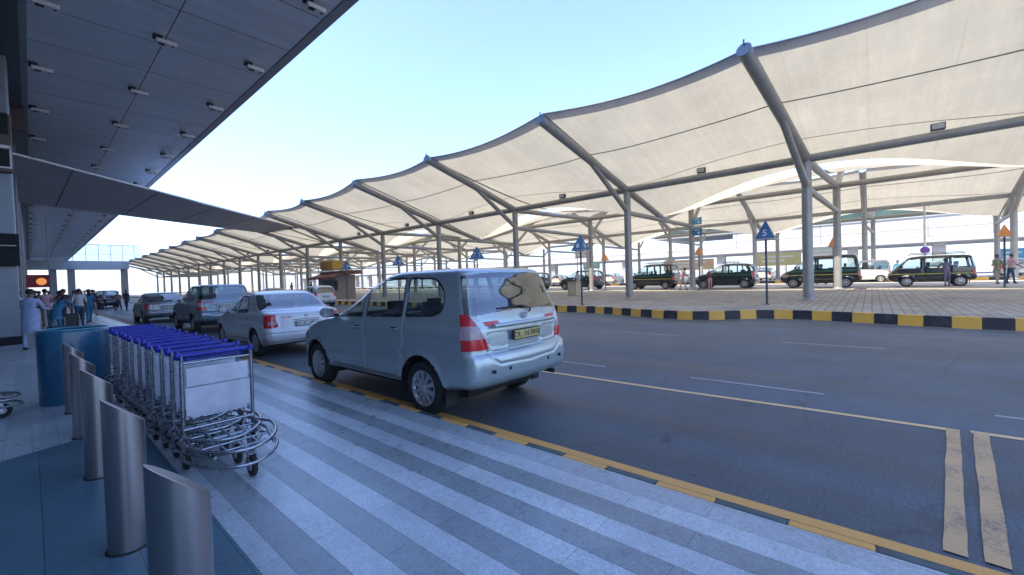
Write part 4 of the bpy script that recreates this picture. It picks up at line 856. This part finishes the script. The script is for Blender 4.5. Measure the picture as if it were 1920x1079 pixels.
prof = [(1.0, 0), (1.0, .96), (.985, 1.0), (.93, 1.0), (.93, .93), (.0, .93)]
vs = [(rx*r*math.copysign(abs(math.cos(2*pi*j/n))**.8, math.cos(2*pi*j/n)), ry*r*math.copysign(abs(math.sin(2*pi*j/n))**.8, math.sin(2*pi*j/n)), h) for r, h in prof for j in range(n)]
b.add(vs, [(i*n+j, i*n+(j+1) % n, (i+1)*n+(j+1) % n, (i+1)*n+j) for i in range(len(prof)-1) for j in range(n)], 0, True)
tc_ = tag(b.build('planter_tub', M_TEAL, None, loc=(.385, 8.55, .1)), 'large teal rounded tub standing between the bollards and the trolley row', 'tub')
b = MB(); b.path([(rx*.99*math.cos(a), ry*.99*math.sin(a), 1.0) for a in np.linspace(0, 2*pi, 40, endpoint=False)], .012, 6, closed=True); b.build('rim', mat('teal_rim', (.10, .28, .33), .3), tc_)

# ================================================================== signs
def pyramid_sign(label, x, y, zg, num, m_, z0=2.86, h=.72, group=None, q=.31):
    t = thing('pyramid_sign', label, 'sign', (x, y, zg), 0, group); z0 -= zg
    b = MB(); b.tube((0, 0, 0), (0, 0, z0-.02), .04, n=10); b.lathe([(.11, 0), (.11, .02), (.05, .03)], 12); b.build('pole', M_DPOLE, t)
    b = MB(); b.box((0, 0, z0-.03), (q*2.1, q*2.1, .035)); b.build('plate', M_GREY, t)
    b = MB(); b.add([(-q, -q, z0), (q, -q, z0), (q, q, z0), (-q, q, z0), (0, 0, z0+h)], [(3, 2, 1, 0), (0, 1, 4), (1, 2, 4), (2, 3, 4), (3, 0, 4)]); b.build('pyramid', m_, t)
    tl = math.atan2(q, h)
    if num:
        text_obj('number', num, .36, M_NUM, t, (-q*.735-.004, 0, z0+h*.265), (pi/2-tl, 0, -pi/2), .004)
        text_obj('number', num, .36, M_NUM, t, (0, -q*.735-.004, z0+h*.265), (pi/2-tl, 0, 0), .004)
    return t
M_DPOLE = mat('dark_blue_pole', (.03, .06, .09), .45); M_NUM = mat('sign_white', (.62, .70, .78), .5)
for i, (x, y) in enumerate([(18.6, 3.07), (16.75, 10.2), (17.0, 17.3), (17.0, 25.2), (17.0, 32.6)]):
    pyramid_sign('blue pyramid sign numbered %d on a slim pole by the painted kerb' % (5+i), x, y, zpl(x), str(5+i), M_BSIGN, group='blue numbered pyramid signs')
for i, (y, d) in enumerate([(-4.93, 'beside the taxi with the purple man'), (1.70, 'in front of the sloping-nosed black taxi van'), (9.29, 'right of the second rear canopy post'), (16.7, 'in front of the taxi near the cream podium')]):
    pyramid_sign('orange pyramid sign %s' % d, 31.2, y, zpl(31.2), None, M_ORANGE, 2.95, .58, 'orange pyramid signs', .24)
for z, m_, lb in ((5.15, M_LBLUE, 'upper light blue rectangular sign on the rear canopy post'), (4.42, M_BSIGN2 if 'M_BSIGN2' in globals() else mat('mid_blue_sign', (.015, .17, .42), .4), 'lower deep blue rectangular sign on the rear canopy post')):
    s = tag(thing('post_sign', lb, 'sign', (29.75, 9.05, z)), None)
    b = MB(); b.box((0, -.12, 0), (.05, .6, .48)); b.build('board', m_, s, .01)
    b = MB(); b.box((-.03, -.12, .12), (.008, .36, .06)); b.box((-.03, -.22, -.07), (.008, .16, .14)); b.build('pictogram', M_NUM, s)
    b = MB(); b.tube((.02, .2, 0), (.25, .35, 0), .025, n=6); b.build('bracket', M_STEEL, s)
lp = thing('lamp_post', 'tall white pole with a round purple sign behind the taxi vans', 'pole', (46.2, -3.2, .66))
b = MB(); b.tube((0, 0, 0), (0, 0, 7.2), .09, .06, 10); b.path([(0, 0, 7.1), (-.5, 0, 7.4), (-1.0, 0, 7.45)], .04, 6); b.build('pole', M_WHITE, lp)
b = MB(); b.lathe([(.001, -.02), (.27, -.02), (.29, 0), (.27, .02), (.001, .02)], 24, (-.11, 0, 2.2), 'x'); b.build('disc_sign', M_PURPLE, lp)
for i, (y, z, w_, h, m_, d, x) in enumerate([(9.0, 2.6, 5.0, 1.6, mat('pale_yellow_hoarding', (.55, .52, .24), .6), 'pale yellow hoarding behind the sloping-nosed taxi van', 62), (4.2, 3.0, 3.4, 1.5, mat('white_blue_hoarding', (.50, .62, .72), .5), 'white and blue hoarding between the two nearest taxi vans', 60),
        (-9.6, 1.9, 1.6, 1.2, M_LBLUE, 'cyan hoarding behind the rightmost taxi van', 58), (20., 2.4, 7.0, 1.5, mat('peach_hoarding', (.62, .45, .28), .6), 'peach coloured hoarding behind the green-black hatchback taxi', 62), (36, 5.0, 3.2, 1.4, mat('lilac_hoarding', (.42, .38, .52), .6), 'pale lilac hoarding above the distant taxis', 60), (34, 2.9, 3.0, 1.0, mat('aqua_hoarding', (.25, .52, .55), .6), 'small aqua hoarding low above the distant taxis', 59)]):
    s = thing('hoarding', d, 'hoarding', (x, y, .46))
    b = MB(); b.box((0, 0, z), (.12, w_, h)); b.build('board', m_, s, .02)
    b = MB(); b.box((-.064, 0, z+h*.2), (.01, w_*.7, h*.12)); b.box((-.064, w_*.1, z-h*.12), (.01, w_*.5, h*.2)); b.build('graphic', M_WHITE if m_ is not M_WHITE else M_GREY, s)
    b = MB()
    for sy in (-.4, .4): b.tube((.1, sy*w_, 0), (.1, sy*w_, z), .07, n=8)
    b.build('support', M_STEEL, s)
kx, ky_ = 18.0, 37.6
k = thing('kiosk', 'small kiosk with brown-red awning and a bright yellow box sign on its roof', 'kiosk', (kx, ky_, zpl(18)))
b = MB(); b.box((.9, .5, 1.1), (1.9, 3.4, 2.2)); b.build('booth', mat('kiosk_wall', (.30, .25, .21), .6), k, .03)
b = MB(); b.add([(-.9, -2.5, 2.0), (-.9, 2.5, 2.0), (1.0, 2.5, 2.55), (1.0, -2.5, 2.55), (-.9, -2.5, 1.82), (-.9, 2.5, 1.82)], [(0, 1, 2, 3), (4, 5, 1, 0)]); b.box((1.0, 0, 2.38), (1.6, 4.9, .3)); b.build('awning', mat('red_brown_awning', (.20, .06, .035), .6), k)
b = MB(); b.box((.5, .4, 3.1), (1.0, 2.1, .85)); b.build('roof_sign', M_YEL, k, .03)
b = MB(); b.box((-.16, .9, 3.1), (.02, 1.1, .7)); b.build('sign_panel', mat('dark_yellow_panel', (.45, .24, .02), .5), k)
b = MB(); b.box((-.06, 0, 1.25), (.03, 3.2, .9)); b.build('counter_window', M_GREENG, k)
pd = thing('podium', 'cream coloured podium box in front of the distant taxis', 'podium', (24.0, 15.2, zpl(24)))
b = MB(); b.box((0, 0, .46), (.6, .68, .92)); b.build('body', M_CREAM, pd, .02)
b = MB(); b.box((-.02, 0, .945), (.7, .76, .04)); b.build('top', mat('podium_top', (.42, .36, .24), .5), pd, .008)
b = MB(); b.box((-.305, 0, .5), (.012, .46, .5)); b.build('front_panel', mat('podium_panel', (.60, .54, .40), .6), pd)

# ================================================================== motorcycles
def motorbike(label, loc, rz, m_):
    t = thing('motorcycle', label, 'motorcycle', loc, rz, 'motorcycles parked beyond the taxis')
    for x in (0, 1.25):
        b = MB(); n = 20; b.path([(x+.27*math.cos(2*pi*i/n), 0, .31+.27*math.sin(2*pi*i/n)) for i in range(n)], .045, 7, closed=True)
        for i in range(4): a = pi*i/4; b.path([(x-.25*math.cos(a), 0, .31-.25*math.sin(a)), (x+.25*math.cos(a), 0, .31+.25*math.sin(a))], .008, 4)
        b.build('wheel', M_RUB, t)
    b = MB(); b.path([(0, 0, .31), (.35, 0, .45), (.85, 0, .42), (1.02, 0, .75)], .04, 7); b.box((.55, 0, .42), (.34, .24, .3)); b.path([(.5, .12, .3), (0, .14, .28), (-.2, .14, .34)], .035, 7); b.build('engine_frame', M_DARK, t)
    b = MB(); b.sphere((.78, 0, .80), .16, 0, 12, 8, (1.6, .8, .85)); b.path([(1.25, 0, .62), (1.42, 0, .56)], .06, 6); b.build('tank', m_, t)
    b = MB(); b.path([(.62, 0, .80), (.3, 0, .80), (-.1, 0, .86)], [.10, .12, .09], 8); b.build('seat', M_BLACK, t)
    b = MB(); b.path([(1.25, 0, .31), (1.0, 0, .95)], .03, 7); b.path([(1.0, -.34, 1.03), (1.02, 0, .97), (1.0, .34, 1.03)], .018, 6); b.sphere((1.12, 0, .86), .09, 0, 10, 6); b.build('handlebars', M_CHROME, t); return t
for i, (x, y, rz) in enumerate([(37.4, -7.6, 2.6), (40.5, 4.6, .6), (40.7, 3.6, .5), (40.5, 2.7, .55), (40.6, -9.6, 2.4)]):
    motorbike(['dark motorcycle beside the person in blue jeans at the right edge', 'motorcycle parked left of the sloping-nosed taxi van, first of three', 'motorcycle parked left of the sloping-nosed taxi van, second of three', 'motorcycle parked left of the sloping-nosed taxi van, third of three', 'motorcycle half hidden at the far right edge'][i], (x, y, ZT_), rz, [M_DARK, M_RED, M_DBLUE_ if 0 else P_DBLUE, P_GREY, M_DARK][i])

# ================================================================== people
SK = mat('skin', (.20, .10, .06), .5); HR = mat('black_hair', (.008, .007, .007), .55); SHOE = mat('dark_shoe', (.015, .012, .012), .5)
def cloth(name, c): return mat('cloth_'+name, c, .85, 0, .18, 9, .3, 25)
def person(label, loc, rz, shirt, trousers, h=1.70, lean=0., arms=((10, 20), (10, 20)), legs=(8, -8), sleeves=True, kurta=None, hair='short', skin=SK, knee=(0, 0), bag=None, cat='person', group=None):
    s_ = h/1.70; t = thing('person', label, cat, loc, rz, group)
    J = {}; Lr = rad(lean)
    def tor(x, y, z):                                                       # lean the trunk forward (+y) about the pelvis
        dz = z-.95; return Vector((x, y*math.cos(Lr)+dz*math.sin(Lr), .95+dz*math.cos(Lr)-y*math.sin(Lr)))
    verts, edges, rads, mids = [], [], [], []
    def V(p, r, par=None):
        verts.append(Vector(p)*s_); rads.append((r[0]*s_, r[1]*s_) if isinstance(r, tuple) else (r*s_, r*s_))
        if par is not None: edges.append((par, len(verts)-1))
        return len(verts)-1
    bones = []
    pel = V((0, 0, .95), (.135, .10)); sp1 = V(tor(0, .0, 1.08), (.125, .092), pel); ch = V(tor(0, 0, 1.30), (.150, .105), sp1); nb = V(tor(0, -.01, 1.44), (.085, .07), ch); nk = V(tor(0, .0, 1.49), .052, nb)
    jaw = V(tor(0, .025, 1.545), (.062, .07), nk); hd = V(tor(0, .012, 1.615), (.075, .092), jaw); tp = V(tor(0, 0, 1.675), (.055, .068), hd)
    nose = V(tor(0, .108, 1.585), .012, hd)
    for sg, (fwd, bend) in ((1, arms[0]), (-1, arms[1])):
        sh = V(tor(sg*.175, 0, 1.405), .058, ch); f = rad(fwd)-Lr*.0; b_ = rad(bend); o = verts[sh]/s_
        e = o+Vector((sg*.045, math.sin(f)*.28, -math.cos(f)*.28)); el = V(e, .042, sh); wv_ = e+Vector((-sg*.01, math.sin(f+b_)*.25, -math.cos(f+b_)*.25)); wr = V(wv_, .028, el)
        d = Vector((0, math.sin(f+b_), -math.cos(f+b_))); pm = V(wv_+d*.07, (.020, .036), wr)
        side = Vector((1, 0, 0)); nrm = d.cross(side)
        for q, ln in ((-.027, .068), (-.009, .082), (.009, .076), (.027, .06)):
            k1 = V(wv_+d*(.085+ln*.45)+nrm*q+side*-sg*.004, .0088, pm); V(wv_+d*(.085+ln)+nrm*q-side*sg*.018, .0075, k1)
        th = V(wv_+d*.06+nrm*-.042, .010, pm); V(wv_+d*.095+nrm*-.058, .008, th)
        bones += [('shirt', sh, el), ('shirt' if sleeves else 'skin', el, wr), ('skin', wr, pm)]
    for sg, sw, kn in ((1, legs[0], knee[0]), (-1, legs[1], knee[1])):
        a = rad(sw); hp = V((sg*.085, 0, .90), .088, pel); kp_ = Vector((sg*.095, math.sin(a)*.43, .90-math.cos(a)*.43)); kn_ = V(kp_, .060, hp)
        a2 = a-rad(kn); an = kp_+Vector((0, math.sin(a2)*.40, -math.cos(a2)*.40)); ank = V(an, .040, kn_); V(an+Vector((sg*.015, .13, -.035)), (.036, .028), ank); V(an+Vector((0, -.045, -.035)), .032, ank)
    me = bpy.data.meshes.new('person_skeleton'); me.from_pydata([tuple(v) for v in verts], edges, []); me.update()
    o = bpy.data.objects.new('tmp_person', me); COL.objects.link(o); o.modifiers.new('skin', 'SKIN')
    if not me.skin_vertices: raise RuntimeError('no skin layer')
    for i, r in enumerate(rads): me.skin_vertices[0].data[i].radius = r; me.skin_vertices[0].data[i].use_root = (i == 0)
    sb = o.modifiers.new('sub', 'SUBSURF'); sb.levels = 1; sb.render_levels = 1
    bpy.context.view_layer.update(); m2 = bpy.data.meshes.new_from_object(o.evaluated_get(bpy.context.evaluated_depsgraph_get())); bpy.data.objects.remove(o); bpy.data.meshes.remove(me)
    m2.name = 'body'; m2.materials.clear()
    for q in (shirt, trousers, skin, SHOE): m2.materials.append(q)
    zmin = min(v.co.z for v in m2.vertices); neck = verts[nk]; el_w = [(verts[b_[1]], verts[b_[2]], b_[0]) for b_ in bones]
    for p in m2.polygons:
        c = p.center; p.use_smooth = True; mi = 0
        if (c-neck).dot((verts[tp]-neck).normalized()) > -.012*s_: mi = 2
        else:
            best = 9; bk = None
            for A, Bv, kd in el_w:
                ab = Bv-A; tt_ = max(0, min(1.35 if kd == 'skin' else 1, (c-A).dot(ab)/ab.length_squared)); d_ = (c-A-ab*tt_).length
                if d_ < best: best = d_; bk = kd
            if best < .065*s_ and bk == 'skin': mi = 2
            elif best < .06*s_: mi = 0
            elif c.z < zmin+.085*s_: mi = 3
            elif c.z < .93*s_ and (c-verts[pel]).z < 0: mi = 1
        p.material_index = mi
    bo = bpy.data.objects.new('body', m2); link(bo, t); bo.location.z = -zmin
    hb = MB(); H = verts[hd]; ax = (verts[tp]-verts[jaw]).normalized(); fwd_ = Vector((0, 1, 0)); fwd_ = (fwd_-ax*fwd_.dot(ax)).normalized(); n, k = 16, 9; vs = []
    drop = {'short': .62, 'long': .80, 'bun': .66}[hair]
    for i in range(k+1):
        th_ = pi*drop*i/k
        for j in range(n):
            a = 2*pi*j/n; lim = 1.0 if math.sin(a) < .35 else (.52 if hair != 'long' else .55); q_ = min(th_, pi*drop*lim)
            wave = 1+.03*math.sin(5*a+i)
            vs.append(H+Vector((0, -.006*s_, 0))+Vector((1, 0, 0))*math.sin(q_)*math.cos(a)*.087*s_*wave+fwd_*math.sin(q_)*math.sin(a)*.105*s_*wave+ax*(math.cos(q_)*.098*s_+.008*s_))
    hb.add(vs, [(i*n+j, (i+1)*n+j, (i+1)*n+(j+1) % n, i*n+(j+1) % n) for i in range(k) for j in range(n)], 0, True)
    if hair == 'long': hb.path([H-fwd_*.06*s_, H-fwd_*.10*s_-ax*.14*s_, H-fwd_*.10*s_-ax*.30*s_], [.06*s_, .075*s_, .03*s_], 10)
    if hair == 'bun': hb.sphere(tuple(H-fwd_*.11*s_), .05*s_, 0, 10, 6)
    ho = hb.build('hair', HR, t); ho.location.z = -zmin
    eb = MB()
    for sg in (1, -1): eb.sphere(tuple(H+fwd_*.088*s_+Vector((sg*.03*s_, 0, 0))-ax*.002), .011*s_, 0, 8, 6)
    e_ = eb.build('eyes', mat('dark_eye', (.02, .015, .012), .2), t); e_.location.z = -zmin
    if kurta:
        kb = MB(); n = 22; lens = kurta[1]; prof = [(.155, 1.16), (.165, 1.0), (.175, .85), (.19, .85-lens)]; vs = []
        for r, z in prof:
            for j in range(n):
                a = 2*pi*j/n; f = 1+.06*math.sin(4*a+z*7)*(z < .9); p = Vector((r*f*math.cos(a)*1.05, r*f*.80*math.sin(a), z)); p = tor(*p) if z > .95 else p; vs.append(p*s_)
        kb.add(vs, [(i*n+j, (i+1)*n+j, (i+1)*n+(j+1) % n, i*n+(j+1) % n) for i in range(len(prof)-1) for j in range(n)], 0, True); ko = kb.build('kurta', kurta[0], t); ko.location.z = -zmin
    return t
c = cloth
FL = .1
PBLUE = c('powder_blue', (.34, .42, .62)); WHT = c('white', (.58, .58, .62)); JEAN = c('jeans', (.03, .07, .14)); BLK = c('black', (.015, .015, .02)); KHK = c('khaki', (.34, .30, .25)); TEALC = c('teal', (.02, .18, .32)); REDC = c('red', (.30, .03, .04)); PNK = c('pink', (.55, .33, .36)); MAR = c('maroon', (.14, .03, .05)); NAVY = c('navy', (.015, .02, .06)); PUR = c('purple_grey', (.16, .135, .24)); GRY = c('grey', (.22, .22, .23)); OLV = c('olive', (.22, .20, .11)); LBL = c('light_blue', (.36, .44, .60))
AW = 0
person('person in a long powder blue kurta standing behind the teal tub', (-.02, 17.4, FL), rad(-30), PBLUE, PBLUE, 1.66, 3, ((25, 60), (15, 25)), (4, -6), kurta=(PBLUE, .36))
person('person in a white shirt and dark trousers beside the terminal column', (-.28, 22.2, FL), rad(10), WHT, BLK, 1.66, 0, ((8, 20), (8, 15)))
person('long-haired person in a bright blue top bending over a luggage trolley', (.58, 22.6, FL), rad(-50), TEALC, TEALC, 1.60, 38, ((50, 25), (45, 30)), (6, -10), hair='long', kurta=(TEALC, .25))
person('person in a white shirt and blue jeans walking away beyond the trolley row', (1.42, 26.8, FL), rad(0), WHT, JEAN, 1.72, 0, ((18, 30), (-12, 15)), (14, -14), False)
person('person in a black top and khaki trousers left of the dark people carrier', (2.65, 38.4, FL), rad(-40), BLK, KHK, 1.70, 0, ((12, 35), (5, 20)), (8, -10), False)
person('person in a light blue shirt at the back of the dark people carrier', (4.6, 55.6, 0), rad(-20), LBL, NAVY, 1.70, 12, ((40, 40), (35, 45)))
person('person in pale top and navy trousers walking at the kerb by the people carrier', (4.95, 49.2, 0), rad(150), PNK, NAVY, 1.68, 4, ((20, 60), (10, 20)), (16, -16), False)
person('person all in black walking just ahead of the navy-trousered person', (5.35, 48.2, 0), rad(200), BLK, NAVY, 1.74, 0, ((15, 20), (-10, 15)), (14, -12))
crowd = [('person in a red top in the crowd under the terminal roof', 1.0, 30.5, REDC, BLK, 'long'), ('person with a pink scarf in the crowd under the terminal roof', .45, 29.0, PNK, GRY, 'bun'), ('person in a white top in the crowd behind the red top', 1.05, 33.5, WHT, KHK, 'short'), ('person in navy in the crowd beside the far column', .3, 33.0, NAVY, BLK, 'short'), ('person in grey in the crowd next to the walking person in jeans', 1.75, 34.0, GRY, BLK, 'short'), ('person in maroon at the back of the crowd', 1.2, 38.5, MAR, BLK, 'short'), ('person in light blue at the back of the crowd', 2.0, 43.0, LBL, NAVY, 'short'), ('person in black at the back of the crowd', 2.6, 46.0, BLK, JEAN, 'short')]
crowd += [('person in olive in the crowd under the far end of the roof', .75, 41, OLV, KHK, 'short'), ('person in a pale kurta in the crowd by the far columns', .2, 38, LBL, WHT, 'short'), ('person in a teal dress in the crowd by the walking person in jeans', 1.9, 29.5, TEALC, TEALC, 'long'), ('person in maroon bending in the crowd behind the tub', .9, 27.0, MAR, BLK, 'bun'), ('person in dark blue at the kerb by the people carrier bonnet', 4.3, 61, NAVY, BLK, 'short'), ('person in white at the side of the people carrier', 3.4, 56.5, WHT, GRY, 'short'), ('person in black carrying nothing beside the khaki trousers', 2.1, 40.5, BLK, GRY, 'short'), ('person in a red shirt far down the pavement', 3.0, 63, REDC, JEAN, 'short')]
for i, (l, x, y, a, d, hr) in enumerate(crowd): person(l, (x, y, FL), rad(random.uniform(-180, 180)), a, d, random.uniform(1.62, 1.76), random.uniform(0, 8), ((random.uniform(5, 40), random.uniform(10, 60)), (random.uniform(0, 25), random.uniform(10, 40))), (random.uniform(2, 12), random.uniform(-12, -2)), random.random() > .4, hair=hr)
zg = .446
person('person in purple-grey clothes leaning into the side of the rightmost taxi van', (33.05, -3.15, zg), rad(-80), PUR, PUR, 1.62, 24, ((55, 20), (50, 25)), (4, -6))
person('person in khaki standing at the nose of the rightmost taxi van', (36.6, -5.5, zg), rad(120), OLV, KHK, 1.72, 0, ((10, 20), (10, 25)))
person('person in pale pink shirt and blue jeans at the right edge by the orange sign', (36.9, -6.05, zg), rad(200), PNK, JEAN, 1.72, 4, ((15, 40), (10, 30)), (8, -8), False)
person('person in teal standing on the island between the two nearest taxi vans', (43.2, -1.5, ZT_), rad(60), TEALC, TEALC, 1.68, 0, ((12, 30), (12, 30)), (4, -4), kurta=(TEALC, .3))
person('person in pink top bending beside the second rear canopy post', (30.3, 10.15, zpl(30.3)), rad(200), PNK, KHK, 1.64, 14, ((30, 40), (20, 60)), (18, -16), False)
person('person in maroon crouching forward right of the second rear canopy post', (30.9, 8.5, zpl(30.9)), rad(-70), MAR, PNK, 1.5, 48, ((60, 30), (50, 40)), (16, -14))
person('person in a white shirt standing behind the cream podium', (24.9, 15.45, zpl(24.9)), rad(90), WHT, GRY, 1.70, 0, ((15, 60), (15, 60)))
person('person in olive standing under the canopies left of the kiosk', (19.5, 50, zpl(19.5)), rad(100), OLV, OLV, 1.74)
person('person in purple-grey under the canopies beside the off-white sedan', (19.0, 41.0, zpl(19)), rad(140), PUR, GRY, 1.70)
person('person in navy under the canopies near the kiosk', (19.3, 44.5, zpl(19)), rad(40), NAVY, BLK, 1.70)
# bags near the crowd
for i, (lb, x, y, m_, sz) in enumerate([('black suitcase standing by the crouched crowd behind the teal tub', .95, 23.4, M_BLACK, (.5, .28, .68)), ('grey travel bag on the pavement behind the teal tub', .62, 19.8, M_SEAT, (.6, .34, .42)), ('navy suitcase beside the dark people carrier', 4.2, 53.5, P_DBLUE, (.45, .26, .65))]):
    s = thing('suitcase', lb, 'suitcase', (x, y, .1 if x < 3 else 0), .4*i)
    b = MB(); b.box((0, 0, sz[2]/2+.04), sz); b.build('shell', m_, s, .05)
    b = MB(); b.path([(-.12, .05, sz[2]+.03), (-.12, .05, sz[2]+.3), (.12, .05, sz[2]+.3), (.12, .05, sz[2]+.03)], .012, 6); b.build('handle', M_STEEL, s)
    b = MB()
    for q in (-1, 1): b.tube((q*sz[0]*.38, -.06, .03), (q*sz[0]*.38, .06, .03), .03, n=10)
    b.build('wheels', M_RUB, s)
# ================================================================== air
b = MB(); b.b2(-75, 430, -230, 420, -1.3, 45)
hz = tag(b.build('haze', None), kind='stuff'); hz.data.materials.clear()
hm = bpy.data.materials.new('haze_air'); hm.use_nodes = True; hn = hm.node_tree.nodes; hn.remove(hn['Principled BSDF'])
pv = hn.new('ShaderNodeVolumePrincipled'); pv.inputs['Color'].default_value = (.93, .95, 1, 1); pv.inputs['Density'].default_value = .0016; pv.inputs['Anisotropy'].default_value = .3
hm.node_tree.links.new(pv.outputs[0], hn['Material Output'].inputs['Volume']); hz.data.materials.append(hm)
S.cycles.volume_bounces = 0
